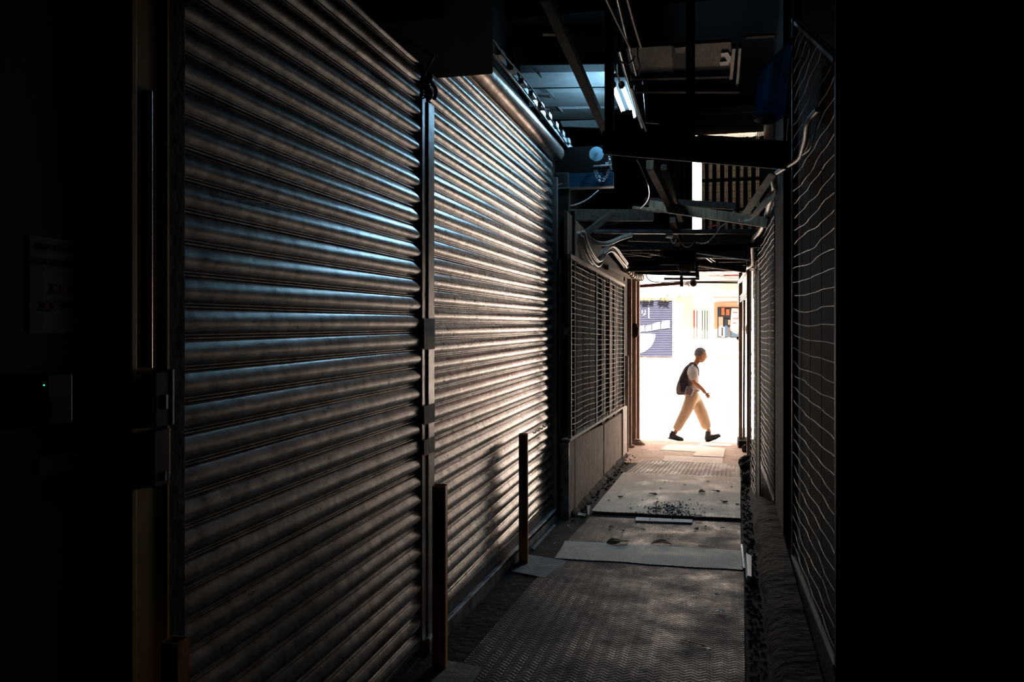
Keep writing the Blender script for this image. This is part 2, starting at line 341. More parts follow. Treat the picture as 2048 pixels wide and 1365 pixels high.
# ================================================================== LEFT: roller shutters
def slats(y0, y1, z0, z1, seed, xbase=XL):
    """curtain of interlocking curved slats, pitch 77 mm"""
    pitch = 0.077; prof = [(0.000, 0.0), (0.0045, 0.001), (0.0065, 0.0035), (0.0045, 0.0065), (0.0005, 0.0085), (-0.001, 0.012), (0.002, 0.0145)]
    for k in range(11):
        t = k / 10; prof.append((0.0025 + 0.0138 * math.sin(math.pi * (0.03 + 0.94 * t ** 0.80)), 0.016 + 0.057 * t))
    prof += [(0.001, 0.0755)]
    n = int(round((z1 - z0) / pitch)); ny = max(8, int((y1 - y0) / 0.12)); rnd = random.Random(seed)
    m = MB()
    for i in range(n):
        zb = z0 + i * pitch; tilt = rnd.uniform(-.0012, .0012); ph = rnd.uniform(0, 9); amp = rnd.uniform(.0004, .0016)
        vs = []; fs = []
        for j in range(ny + 1):
            y = y0 + (y1 - y0) * j / ny; wob = amp * math.sin(y * 2.1 + ph) + .0006 * noise.noise(V(y * 3, i, seed))
            for (u, v) in prof: vs.append((xbase + u + tilt + wob * (v / pitch), y, zb + v + .0008 * math.sin(y * 1.3 + ph)))
        q = len(prof)
        for j in range(ny):
            for k in range(q - 1): fs.append((j*q+k, (j+1)*q+k, (j+1)*q+k+1, j*q+k+1))
        m.add(vs, fs, True)
    return m
Z0S = 0.03 - 0.077 * 4
sh1 = thing('roller_shutter', 'dark galvanised roller shutter nearest the camera, left of the steel guide rail', 'shutter', (XL, 2.45, fz(2.45)))
c = slats(1.665, 3.275, 0.0, 2.85, 3).build('slat_curtain', M['slat_dull'], sh1)
MB().box(XL-.02, XL+.017, 1.60, 1.668, fz(1.6), 3.0).build('guide_rail', M['blue_grey'], sh1, bevel=.003)
MB().box(XL-.04, XL+.02, 1.66, 3.28, 0.06, 0.10).box(XL-.01, XL+.035, 1.66, 3.28, 0.055, 0.062).build('bottom_bar', M['rail_dark'], sh1)
mm_ = MB().tube([(XL-.0, 1.66, 2.95), (XL-.0, 2.74, 2.95)], .085, 20); mm_.build('drum', M['drum'], sh1)
sh2 = thing('roller_shutter', 'brightly lit roller shutter behind the two orange bollards, with its drum showing above', 'shutter', (XL, 4.85, fz(4.85)))
slats(3.43, 6.27, 0.04, 2.86, 5).build('slat_curtain', M['slat'], sh2)
# drum with its slat coil
m = MB(); dc = V(-1.235, 0, 2.90)
vs = []; NT = 30
for y in (3.50, 6.42):
    for k in range(NT):
        th = 2 * math.pi * k / NT; r = .078 + .0015 * (k % 2); vs.append((dc.x + r * math.cos(th), y, dc.z + r * math.sin(th)))
m.add(vs, [(k, (k+1) % NT, NT + (k+1) % NT, NT + k) for k in range(NT)], True)
m.add([vs[k] for k in range(NT)], [tuple(range(NT))]); m.add([vs[NT+k] for k in range(NT)], [tuple(range(NT))])
m.build('drum', M['drum'], sh2)
m = MB()
m.beam((-1.14, 3.5, 2.985), (-1.14, 6.7, 2.985), .012, .05)
for i in range(11): m.box(-1.155, -1.115, 3.7 + i * .27, 3.80 + i * .27, 2.985, 3.02)
m.build('slotted_rail', M['sill'], sh2)
m = MB(); m.tube(spline([(-1.10, 3.6, 3.01), (-1.105, 4.2, 2.99), (-1.10, 4.9, 3.0), (-1.11, 5.5, 2.98), (-1.12, 6.3, 2.95)], 8), .006, 6).build('control_cable', M['cable_dark'], sh2)
m = MB().box(XL-.015, XL-.006+.026, 3.282, 3.332, fz(3.3), 2.50).box(XL-.015, XL+.026, 3.345, 3.425, fz(3.3), 2.49)
m.build('guide_rail', M['rail'], sh2, bevel=.003)
MB().box(XL-.04, XL+.012, 3.276, 3.281, fz(3.3), 2.9).box(XL-.04, XL+.008, 3.33, 3.346, fz(3.3), 2.9).build('rail_channel', M['rail_dark'], sh2)
MB().box(XL-.02, XL+.05, 6.275, 6.33, fz(6.3), 2.68).box(XL-.02, XL+.012, 6.335, 6.36, fz(6.3), 2.68).build('guide_rail', M['rail'], sh2, bevel=.003)
m = MB(); m.tube([(XL+.02, 6.30, 2.68), (XL+.02, 6.30, 0.1)], .012, 8)
m.build('conduit', M['rail'], sh2)
# tape and stickers wrapped round the guide rail
for (ya, yb, mm) in ((637, 672, 'paper'), (672, 700, 'wood_pale'), (812, 850, 'paper'), (880, 912, 'wood_pale')):
    a = atX(852, ya, XL + .0275).z; b2 = atX(852, yb, XL + .0275).z
    MB().box(XL+.0262, XL+.0285, 3.284, 3.424, b2, a).build('tape_patch', M[mm], sh2)
# white scraped letters patch near far end
def marks(name, segs, w_, mt, par):
    for (a, b) in segs:
        p = atX(*a, XL+.0165); q = atX(*b, XL+.0165); MB().slab([p, q, q+V(0,0,w_), p+V(0,0,w_)], .0006, (1,0,0)).build(name, M[mt], par)
marks('blue_smear', [((436,389),(472,399)), ((490,402),(530,410)), ((538,412),(576,421))], .006, 'teal_paint', sh1)
marks('white_fleck', [((459,676),(466,676)), ((494,675),(501,675)), ((541,674),(552,674)), ((574,673),(580,673))], .003, 'paper', sh1)
rnd = random.Random(77)
for (x, y) in ((1070,868),(1077,864),(1084,860),(1090,856),(1096,853)):
    p = atX(x, y, XL+.0168); d1 = V(0,.035+.02*rnd.random(),0); d2 = V(0,rnd.uniform(-.02,.03),.018+.02*rnd.random()); MB().slab([p, p+d1, p+d1*.8+d2, p+d2*.9], .0006, (1,0,0)).build('sticker_scrap', M['plastic_white'], sh2)
# bottom bar + threshold
m = MB(); m.hexa([(XL-.02,3.43,fz(3.43)+.075),(XL+.02,3.43,fz(3.43)+.075),(XL+.02,6.27,fz(6.27)+.075),(XL-.02,6.27,fz(6.27)+.075)],
                 [(XL-.02,3.43,fz(3.43)+.13),(XL+.02,3.43,fz(3.43)+.13),(XL+.02,6.27,fz(6.27)+.17),(XL-.02,6.27,fz(6.27)+.17)])
m.build('bottom_bar', M['rail_dark'], sh2, bevel=.003)
m = MB()
for s0, s1, za, zb in ((-.05, .052, 0, .062), (.034, .052, .062, .070)):
    m.hexa([(XL+s0,3.29,fz(3.29)+za-.02*(za==0)),(XL+s1,3.29,fz(3.29)+za-.02*(za==0)),(XL+s1,6.55,fz(6.55)+za-.02*(za==0)),(XL+s0,6.55,fz(6.55)+za-.02*(za==0))],
           [(XL+s0,3.29,fz(3.29)+zb),(XL+s1,3.29,fz(3.29)+zb),(XL+s1,6.55,fz(6.55)+zb+.03),(XL+s0,6.55,fz(6.55)+zb+.03)])
m.build('threshold', M['sill'], None, bevel=.003, lab='long blue-grey steel threshold along the foot of the lit roller shutter', cat='threshold')
# small light smear strip on floor next to the threshold: cement fillet
m = MB(); m.slab([F(1063,1098,.004), F(1108,1050,.004), F(1112,1052,.004), F(1068,1102,.004)], .006, (0,0,1))
m.build('cement_fillet', M['concrete_light'], None, lab='thin pale cement line beside the threshold past the second bollard', cat='cement')
# dark housing box hung above the guide rail
bx = thing('shutter_motor_box', 'black boxy shutter housing hanging above the guide rail at top centre', 'box', (-1.1, 3.1, 2.63))
MB().box(-1.22, -.95, 2.78, 3.47, 2.63, 3.6).build('housing', M['soot'], bx, bevel=.006)
m = MB()
m.tube(spline([P(868,110,3.35), P(858,128,3.36), P(850,145,3.36), P(846,162,3.36), P(850,180,3.36)], 5), .007, 6)
m.build('cable', M['blue_steel'], bx)
m = MB()
for i in range(6):
    c = P(846 + 3 * math.sin(i * 2), 160 + i * 6, 3.36 - .01 * (i % 2)); m.tube([c + V(.012*math.cos(t*math.pi/5), .004*(i%2), .014*math.sin(t*math.pi/5)) for t in range(11)], .0035, 5)
m.build('chain', M['blue_steel'], bx)
m = MB(); m.tube(spline([P(858,158,3.33), P(866,170,3.34), P(872,182,3.34), P(868,200,3.35)], 5), .008, 6).build('pull_cord', M['blue_steel'], bx)
# ================================================================== LEFT NEAR: door leaf, jamb, lock, notices
gt = thing('door_leaf', 'dark ochre metal door leaf at the far left edge, under a paper notice', 'door', (XL, .7, fz(.7)))
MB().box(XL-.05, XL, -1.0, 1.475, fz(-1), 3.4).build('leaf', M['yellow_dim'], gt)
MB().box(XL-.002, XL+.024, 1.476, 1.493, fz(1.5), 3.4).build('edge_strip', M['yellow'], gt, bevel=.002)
MB().box(XL-.002, XL+.006, 1.06, 1.075, .4, 1.5).build('stiffener', M['rail_dark'], gt)
jb = thing('door_jamb', 'yellow painted steel jamb with a thin bright edge, left of the shutters', 'door frame', (XL, 1.56, fz(1.56)))
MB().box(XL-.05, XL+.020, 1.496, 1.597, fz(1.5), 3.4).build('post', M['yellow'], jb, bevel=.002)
MB().tube([(XL+.0235, 1.538, atX(295,540,XL).z + .4), (XL+.0235, 1.538, atX(295,735,XL).z)], .0035, 6).build('bright_rod', M['rail'], jb)  # rod stands in for the white highlight on the jamb
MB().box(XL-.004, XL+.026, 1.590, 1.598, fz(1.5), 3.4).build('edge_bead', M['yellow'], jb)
lk = thing('door_lock', 'black rim lock case on the yellow jamb, two boxes one above the other', 'lock', (XL, 1.56, 1.15))
za, zb, zc = atX(315,742,XL).z, atX(315,852,XL).z, atX(315,965,XL).z
MB().box(XL+0.018, XL+0.043, 1.528, 1.583, zb+.003, za).build('lock_case', M['black_plastic'], lk, bevel=.003)
MB().box(XL+0.018, XL+0.039, 1.528, 1.583, zc, zb-.003).build('lower_case', M['black_plastic'], lk, bevel=.003)
MB().box(XL+0.018, XL+0.045, 1.584, 1.590, zb+.005, za+.004).build('strike_plate', M['chain'], lk)
MB().box(XL+0.021, XL+0.035, 1.584, 1.590, zc+.02, zb-.005).build('lower_strike', M['rail'], lk)
MB().box(XL+0.043, XL+0.046, 1.560, 1.567, atX(315,815,XL).z, atX(315,787,XL).z).build('keyhole_plate', M['chain'], lk)
MB().box(XL+0.039, XL+0.042, 1.562, 1.567, atX(315,955,XL).z, atX(315,937,XL).z).build('latch', M['rail'], lk)
UY = V(0,1,0); UZ = V(0,0,1)
def glyph(mb, o, s, rnd, ux, uy, n, th=.1):
    """an illegible brush-printed character: a square cluster of strokes"""
    def bar(a0, b0, a1, b1, wd):
        mb.slab([o + ux*a0*s + uy*b0*s, o + ux*a1*s + uy*b0*s, o + ux*a1*s + uy*b1*s, o + ux*a0*s + uy*b1*s], .0006, n)
    for k in range(4):
        y = .08 + k * .24; x0 = rnd.choice((0, .1, .45)); x1 = rnd.choice((.5, .88, .9)); bar(x0, y, max(x1, x0+.3), y + th, 0)
    for k in range(3):
        x = .05 + k * .36 + rnd.uniform(-.04,.04); y0 = rnd.choice((0, .1, .4)); bar(x, y0, x + th, rnd.choice((.7, .95)), 0)
nt_ = thing('paper_notice', 'grey paper notice with dark and red lettering taped to the ochre door', 'notice', (XL, 1.36, 1.48))
y0, y1 = atX(58,570,XL).y, atX(248,570,XL).y; zt = atX(155,484,XL).z; zbm = atX(155,666,XL).z
m = MB(); m.add([(XL+.0015+.001*math.sin(i*1.3), y0+(y1-y0)*i/8, z) for z in (zbm, zt) for i in range(9)], [(i,i+1,i+10,i+9) for i in range(8)])
sheet = m.build('sheet', M['notice'], nt_); sm = sheet.modifiers.new('thickness','SOLIDIFY'); sm.thickness = .0008
W_ = y1 - y0; rnd = random.Random(4); NX = V(1,0,0); XT = XL + .0035
m = MB()
for i in range(11): glyph(m, V(XT, y0 + W_*(.10 + i*.073), zt - .026), .014, rnd, UY, UZ, NX, .14)
m.build('print_line', M['ink'], nt_); m = MB()
for i in range(13): glyph(m, V(XT, y0 + W_*(.07 + i*.068), zt - .054), .014, rnd, UY, UZ, NX, .14)
m.build('print_line', M['ink'], nt_); m = MB()
for i in range(2): glyph(m, V(XT, y0 + W_*(.44 + i*.11), zt - .108), .022, rnd, UY, UZ, NX, .13)
m.build('print_line', M['ink'], nt_); m = MB()
for i in range(4): glyph(m, V(XT, y0 + W_*(.33 + i*.10), zt - .142), .022, rnd, UY, UZ, NX, .13)
m.build('print_line', M['ink'], nt_)
for (a, b) in ((.20, -.108), (.70, -.108), (.11, -.142), (.77, -.142)): m = MB(); text_mb(m, 'XX', V(XT, y0 + W_*a, zt + b), UY, UZ, .029, .0004); m.build('red_crosses', M['ink_red'], nt_)
cr = thing('card_reader', 'black wall card reader with a tiny green light, below the paper notice', 'card reader', (XL, 1.32, 1.32))
y0, y1 = atX(66,800,XL).y, atX(122,800,XL).y
MB().box(XL, XL+.03, y0, y1, atX(95,850,XL).z, atX(95,748,XL).z).build('case', M['black_plastic'], cr, bevel=.006)
q = atX(88,771,XL+.031); MB().ball(q, .0016, n=8, m=5).build('indicator_light', M['led'], cr)
MB().box(XL+.03, XL+.032, y0+.01, y1-.01, atX(95,840,XL).z, atX(95,795,XL).z).build('keypad', M['ink'], cr)
lb = thing('label_strip', 'faint grey printed strip stuck aslant low on the ochre door', 'sticker', (XL, 1.37, 1.2))
m = MB(); q = [atX(78,955,XL+.001), atX(268,915,XL+.001), atX(268,880,XL+.001), atX(80,915,XL+.001)]; m.slab(q, .001, NX).build('strip', M['notice'], lb)
m = MB(); rnd = random.Random(9)
d_ = (q[1]-q[0]); 
for i in range(8): glyph(m, q[0] + d_*(.30+i*.085) + V(.0012,0,.013), .013, rnd, d_.normalized(), UZ, NX, .13)
m.build('print', M['ink'], lb)
# ================================================================== bollards
def bollard(px, ybase, ytop, lab, first=None):
    b = F(px, ybase); ztop = P(px, ytop, (b - CAM).dot(FWD)).z; w = .028
    r = thing('bollard', lab, 'bollard', (b.x, b.y, fz(b.y)), 'orange bollards along the shutters')
    m = MB(); x0, x1, yy0, yy1 = b.x-w, b.x+w, b.y-w, b.y+w; zf = fz(b.y) - .01; t = .004
    m.box(x0, x1, yy0, yy0+t, zf, ztop); m.box(x0, x1, yy1-t, yy1, zf, ztop); m.box(x0, x0+t, yy0+t, yy1-t, zf, ztop); m.box(x1-t, x1, yy0+t, yy1-t, zf, ztop)
    m.box(x0+t, x1-t, yy0+t, yy1-t, ztop-.03, ztop-.026)
    m.build('post', M['orange'], r)
    lm = MB().box(b.x-.016, b.x+.016, yy0-.0015, yy0-.0002, ztop-.36, ztop-.05); lo = lm.build('label_strip', M['label_dark'], r)
    g = MB(); rnd = random.Random(int(px))
    for i in range(7): glyph(g, V(b.x-.012, yy0-.0017, ztop-.09-i*.038), .024, rnd, V(1,0,0), UZ, V(0,-1,0), .13)
    g.build('print', M['frame_tan'], r)
    r.rotation_euler.z = math.radians(9)
    return r
bollard(880, 1337, 971, 'orange square bollard standing in front of the guide rail between the shutters')
bollard(1047, 1128, 868, 'far orange square bollard on a pale cement pad before the lit shutter')
def third():
    b = atX(351, 1280, -1.125); r = thing('bollard', 'dim orange bollard whose top shows at the bottom left of the photo', 'bollard', (b.x, b.y, fz(b.y)), 'orange bollards along the shutters')
    w = .0205; zf = fz(b.y)-.01
    m = MB(); t=.004; x0,x1,a0,a1 = b.x-w,b.x+w,b.y-w,b.y+w
    m.box(x0,x1,a0,a0+t,zf,b.z); m.box(x0,x1,a1-t,a1,zf,b.z); m.box(x0,x0+t,a0+t,a1-t,zf,b.z); m.box(x1-t,x1,a0+t,a1-t,zf,b.z); m.box(x0+t,x1-t,a0+t,a1-t,b.z-.012,b.z-.008)
    m.build('post', M['orange'], r)
third()
m = MB(); m.slab([F(1012,1143,.003), F(1090,1158,.003), F(1135,1124,.003), F(1058,1112,.003)], .006, (0,0,1))
m.build('cement_pad', M['concrete_light'], None, lab='pale cement patch under the far bollard', cat='cement pad')
m = MB(); m.slab([F(835,1360,.003), F(935,1385,.003), F(965,1338,.003), F(880,1322,.003)], .006, (0,0,1))
m.build('cement_pad', M['concrete_light'], None, lab='dim cement patch under the near bollard at the bottom edge', cat='cement pad')
# ================================================================== FLOOR PLATES
def plate(name, pts, th, mt, lab, jag=0, cat='floor plate', lift=.004, group=None, n=10):
    """flat sheet lying on the sloping floor; jag makes ragged front and back edges"""
    a, b, c, d = pts                                        # back-left, back-right, front-right, front-left
    out = []; rnd = random.Random(len(lab))
    for (p, q) in ((a, b), (b, c), (c, d), (d, a)):
        k = n if (p, q) in ((a, b), (c, d)) else 4
        for i in range(k):
            t = i / k; v = p.lerp(q, t)
            if i: v = v + V(rnd.uniform(-jag, jag) * .3, rnd.uniform(-jag, jag), 0)
            out.append(V(v.x, v.y, fz(v.y) + lift))
    mb = MB(); k = len(out); up = V(0,0,th)
    mb.add(out + [v + up for v in out], [tuple(range(k)), tuple(range(k, 2*k))] + [(i, (i+1)%k, (i+1)%k+k, i+k) for i in range(k)])
    return mb.build(name, mt, None, lab=lab, cat=cat, group=group)
near_l = F(900, 1360); near_r = F(1490, 1365)
dl = (near_l - F(1112,1116)).normalized(); dr = (near_r - F(1488,1143)).normalized()
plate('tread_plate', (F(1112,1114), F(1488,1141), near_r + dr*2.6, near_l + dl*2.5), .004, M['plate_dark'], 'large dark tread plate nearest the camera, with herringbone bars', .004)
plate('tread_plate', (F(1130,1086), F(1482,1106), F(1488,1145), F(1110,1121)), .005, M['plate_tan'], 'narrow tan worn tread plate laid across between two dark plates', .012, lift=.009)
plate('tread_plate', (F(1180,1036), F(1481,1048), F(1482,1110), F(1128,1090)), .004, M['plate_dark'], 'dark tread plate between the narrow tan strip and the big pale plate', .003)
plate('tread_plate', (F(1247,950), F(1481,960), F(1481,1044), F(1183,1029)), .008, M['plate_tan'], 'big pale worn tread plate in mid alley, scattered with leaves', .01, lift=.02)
def ribbed(pts, nr):
    a, b, c, d = pts; m = MB(); N = V(0,0,1)
    m.hexa([V(p.x,p.y,fz(p.y)+.002) for p in pts], [V(p.x,p.y,fz(p.y)+.007) for p in pts])
    for i in range(nr):
        u = (i+.2)/nr; v = (i+.72)/nr; q = [a.lerp(b,u), a.lerp(b,v), d.lerp(c,v), d.lerp(c,u)]
        m.hexa([V(p.x,p.y,fz(p.y)+.0071) for p in q], [V(p.x,p.y,fz(p.y)+.013) for p in q])
    return m.build('ribbed_plate', M['plate_grey'], None, lab='ribbed grey plate just past the big pale plate', cat='floor plate')
ribbed((F(1285,922), F(1480,931), F(1480,962), F(1246,951)), 26)
plate('plank_offcut', (F(1272,1040), F(1385,1045), F(1384,1051), F(1271,1047)), .012, M['card'], 'thin pale wooden offcut lying before the big pale plate', .002, cat='plank', lift=.009)
plate('carton_sheet', (F(1330,913), F(1446,917), F(1445,930), F(1325,923)), .005, M['card'], 'flattened pale carton touching the ribbed plate', .004, cat='cardboard')
plate('carton_sheet', (F(1400,893), F(1450,900), F(1447,917), F(1386,914)), .005, M['card'], 'flattened carton in the middle of the three by the alley mouth', .004, cat='cardboard', lift=.010)
plate('carton_sheet', (F(1335,891), F(1402,892), F(1391,905), F(1320,901)), .004, M['card'], 'flattened carton left of the others by the alley mouth, curled edge', .006, cat='cardboard', lift=.003)
plate('carton_sheet', (F(1400,887), F(1462,890), F(1462,894), F(1398,892)), .004, M['card'], 'last flattened carton lying on the lip of the alley floor', .004, cat='cardboard', lift=.003)
# grit and leaves
def leaf(px, py, s, lab, mt='leaf_dry', lift=.033, ang=None, cat='leaf', name='dry_leaf', group='dead leaves on the plates'):
    c = F(px, py, lift); s *= .72; rnd = random.Random(int(px*7+py)); a = rnd.uniform(0, 6.28) if ang is None else ang; m = MB(); n = 7; L = []
    for sgn in (1, -1):
        for i in range(n):
            t = i/(n-1); u = (t-.5)*s*sgn; wd = sgn*s*.28*math.sin(math.pi*min(max(t,.02),.98))*(1+.3*rnd.uniform(-1,1))
            L.append(c + V(math.cos(a)*u - math.sin(a)*wd, math.sin(a)*u + math.cos(a)*wd, .012*abs(math.sin(3*t+a))*s/.08))
    m.slab(L, .002, (0,0,1)); return m.build(name, M[mt], None, lab=lab, cat=cat, group=group)
for (x, y, s, l_) in ((1241,995,.09,'near its left edge, larger of two'),(1306,990,.13,'left of its centre, the big curled one'),(1322,978,.06,'just behind the big curled one'),(1404,986,.17,'long one right of centre'),(1448,1005,.13,'the big one at the right edge'),(1370,971,.05,'small, at its middle rear'),(1218,1002,.05,'leftmost and small'),(1463,975,.06,'rear right corner'),(1475,1010,.07,'touching its right edge'),(1329,965,.05,'small, at its rear edge'),(1262,1018,.05,'front left, alone'),(1432,984,.12,'slender, right of the long one'),(1415,964,.07,'rear edge right of centre')):
    leaf(x, y, s, 'dark dry leaf on the big pale plate, ' + l_, group='dead leaves on the big pale plate')
for (x, y, s, l_) in ((1222,1056,.09,'leftmost'),(1246,1062,.05,'second from left'),(1286,1060,.05,'third from left'),(1392,1060,.09,'large one right of centre'),(1411,1054,.05,'rear one right of centre'),(1446,1058,.07,'rightmost')):
    leaf(x, y, s, 'dark dry leaf on the dark plate behind the tan strip, ' + l_, lift=.012, group='dead leaves on the dark plate')
leaf(1236, 1088, .24, 'long dark leaf lying along the back edge of the tan strip', lift=.018, ang=.5)
leaf(1323, 1089, .20, 'flat dark scrap on the dark plate just behind the tan strip', lift=.012, ang=0.1, cat='scrap', name='flat_scrap')
leaf(1405, 1088, .09, 'pale paper scrap on the dark plate just behind the tan strip', 'paper', lift=.012, ang=0.1, cat='scrap', name='paper_scrap')
leaf(1432, 1190, .05, 'tiny pale scrap at the middle of the near dark plate', 'paper', lift=.012, cat='scrap', name='paper_scrap')
leaf(1440, 1226, .09, 'crumpled pale scrap on the near dark plate, close to its right edge', 'plastic_white', lift=.012, ang=.1, cat='scrap', name='paper_scrap')
leaf(1417, 1300, .05, 'little white scrap at the end of the thin twig on the near plate', 'plastic_white', lift=.012, ang=-.6, cat='scrap', name='paper_scrap')
MB().tube([F(1362,1280,.014), F(1385,1286,.016), F(1412,1293,.014)], .0025, 6).build('twig', M['wood_pale'], None, lab='thin pale twig lying on the near dark plate', cat='twig')
leaf(1385, 1031, .05, 'pink-white wrapper scrap at the front of the big pale plate', 'pink', lift=.033, ang=.1, cat='scrap', name='wrapper')
MB().slab([F(1389,1037,.033), F(1403,1036,.033), F(1404,1031,.04), F(1390,1032,.04)], .006, (0,0,1)).build('matchbox', M['ink'], None, lab='small squashed black packet at the front of the big pale plate', cat='packet')
# grit patch: countless crumbs
rnd = random.Random(11); m = MB()
for i in range(420):
    x = rnd.gauss(1338, 26); y = rnd.gauss(1020, 8)
    if not (1200 < x < 1475 and 985 < y < 1041): continue
    c = F(x, y, .030); s = rnd.uniform(.003, .010); m.add([c+V(-s,-s*.7,0), c+V(s,-s*.6,0), c+V(s*.7,s,0), c+V(-s*.5,s*.9,0), c+V(0,0,s*.9)], [(0,1,4),(1,2,4),(2,3,4),(3,0,4),(3,2,1,0)])
m.build('grit', M['ink'], None, lab='spill of black grit and crumbs near the front of the big pale plate', cat='grit', kind='stuff')
rnd = random.Random(12); m = MB()
for i in range(700):                                        # rubble in the gutter on the right
    y = rnd.uniform(3.0, 10.6); c = rline(y, rnd.uniform(.055, .125), fz(y)); z = rnd.uniform(.003, .012)
    m.ball(c + V(0,0,z*.4), z, z*rnd.uniform(.6,1), z*.7, 5, 3)
m.build('gutter_rubble', M['kerb'], None, lab='loose rubble and dirt in the gutter right of the plates', cat='rubble', kind='stuff')
B0 = F(1143, 1035); DWN = (F(1250, 912) - B0); DWN.z = 0; DWN.normalize(); rnd = random.Random(13); m = MB()
for i in range(380):                                        # dirt along the low board wall
    t = rnd.random()**.7; x = 1120 + t*140 + rnd.gauss(0,7); y = 1060 - t*145 + rnd.gauss(0,5); c = F(x, y, 0); s = rnd.uniform(.004, .014)
    if c.x < -1.16 or (c - B0).dot(V(DWN.y, -DWN.x, 0)) < .03: continue
    m.ball(c + V(0,0,s*.4), s, s*rnd.uniform(.6,1), s*.6, 5, 3)
m.build('wall_foot_dirt', M['kerb'], None, lab='dirt and crumbs gathered along the foot of the low board wall', cat='dirt', kind='stuff')
m = MB(); m.slab([F(1171,1018,.01), F(1176,1030,.01), F(1178,1030,.06), F(1181,1012,.09), F(1176,1012,.09)], .01, (-1,0,.2)); m.build('broken_tile', M['wood_pale'], None, lab='upright broken pale shard beside the foot of the low wall', cat='shard')
m = MB(); m.slab([F(1152,1033,.004), F(1171,1036,.004), F(1174,1031,.004), F(1158,1029,.004)], .012, (0,0,1)); m.build('broken_tile', M['wood_pale'], None, lab='flat broken pale shard before the upright one', cat='shard')
m = MB(); m.slab([F(1490,1112,.02), F(1500,1118,.02), F(1500,1160,.05), F(1492,1158,.05)], .02, (.5,0,1)); m.tube([F(1484,1092,.02), F(1486,1110,.05), F(1489,1140,.03)], .012, 6)
m.build('torn_strip', M['plastic_white'], None, lab='torn white strip sticking up at the right end of the tan strip', cat='scrap')
for (x, y, s, lb_) in ((1137,1053,.05,'bright foil crumb near the foot of the blue-black post'), (1142,1058,.03,'smaller foil crumb just right of the bright one by the black post'), (1110,1088,.03,'foil crumb on the bare concrete behind the far bollard')):
    leaf(x, y, s, lb_, 'plastic_white', lift=.004, cat='scrap', name='foil_scrap', group='foil crumbs')
# ================================================================== LEFT: low board wall + wire mesh
B0 = F(1143, 1035); B1 = F(1250, 912); DW = (B1 - B0); DW.z = 0
def lw(t, z, off=0):                                        # point on the low wall line, t metres from its near end
    d = DW.normalized(); n = V(d.y, -d.x, 0); p = B0 + d * t + n * off; return V(p.x, p.y, z)
LWL = DW.length
def tx(px):                                                 # distance along the wall line seen at image column px
    r = ray(px, HZ); d = DW.normalized(); det = d.x*(-r.y) - d.y*(-r.x); bx_, by_ = -B0.x, -B0.y
    return (bx_*(-r.y) - by_*(-r.x)) / det
def lwz(px, py):
    q = lw(tx(px), 0); dd = (q - CAM).dot(FWD); return EYE + (HZ - py) * dd / FPX
def wq(px, py, off=0): return lw(tx(px), lwz(px, py), off)
lwall = thing('board_wall', 'low wall of weathered grey-brown boards with a capping, under the wire mesh', 'wall panel', lw(LWL/2, fz(8.5)))
for (xa, xb, ya, yb) in ((1139,1206.5,883,851), (1208.5,1243,850,827)):
    pa, pb = tx(xa), tx(xb); m = MB(); za, zb = lwz(xa, ya), lwz(xb, yb); fa, fb = fz(lw(pa,0).y)-.01, fz(lw(pb,0).y)-.01
    m.hexa([lw(pa,fa,-.03), lw(pa,fa,0), lw(pb,fb,0), lw(pb,fb,-.03)], [lw(pa,za,-.03), lw(pa,za,0), lw(pb,zb,0), lw(pb,zb,-.03)])
    m.build('board', M['panel_grey'], lwall, bevel=.004)
pa = tx(1139)-.02; m = MB(); m.hexa([lw(pa-.01,fz(lw(pa,0).y),-.16), lw(pa-.01,fz(lw(pa,0).y),0.0), lw(pa+.018,fz(lw(pa,0).y),0.0), lw(pa+.018,fz(lw(pa,0).y),-.16)], [lw(pa-.01,.545,-.16), lw(pa-.01,.545,0.0), lw(pa+.018,.545,0.0), lw(pa+.018,.545,-.16)])
m.build('end_board', M['sill'], lwall)
za, zb = lwz(1139,883), lwz(1246,818); pa, pb = tx(1137), tx(1249)
m = MB().hexa([lw(pa,za,-.06), lw(pa,za,.012), lw(pb,zb,.012), lw(pb,zb,-.06)], [lw(pa,za+.022,-.06), lw(pa,za+.022,.012), lw(pb,zb+.022,.012), lw(pb,zb+.022,-.06)])
m.build('capping', M['wood_pale'], lwall, bevel=.003)
pa, pb = tx(1244), tx(1252); m = MB().hexa([lw(pa,fz(10.5)-.02,-.03), lw(pa,fz(10.5)-.02,.015), lw(pb,fz(10.9)-.02,.015), lw(pb,fz(10.9)-.02,-.03)], [lw(pa,lwz(1244,818),-.03), lw(pa,lwz(1244,818),.015), lw(pb,lwz(1252,812),.015), lw(pb,lwz(1252,812),-.03)])
m.build('end_post', M['wood_pale'], lwall, bevel=.003)
m = MB(); vs = []; NM = 70
for i in range(NM+1):
    t0 = LWL*i/NM; zf = fz(lw(t0,0).y); j = noise.noise(V(t0*5,0,0)); j2 = noise.noise(V(t0*13,3,0))
    for (o_, z_) in ((-.005, .05+.03*j), (.025+.02*j+.01*j2, .025+.015*j2), (.055+.035*j+.02*j2, -.01)): vs.append(lw(t0, zf+z_, o_))
m.add(vs, [(i*3+k, (i+1)*3+k, (i+1)*3+k+1, i*3+k+1) for i in range(NM) for k in range(2)], True)
m.build('mortar_foot', M['kerb'], lwall)
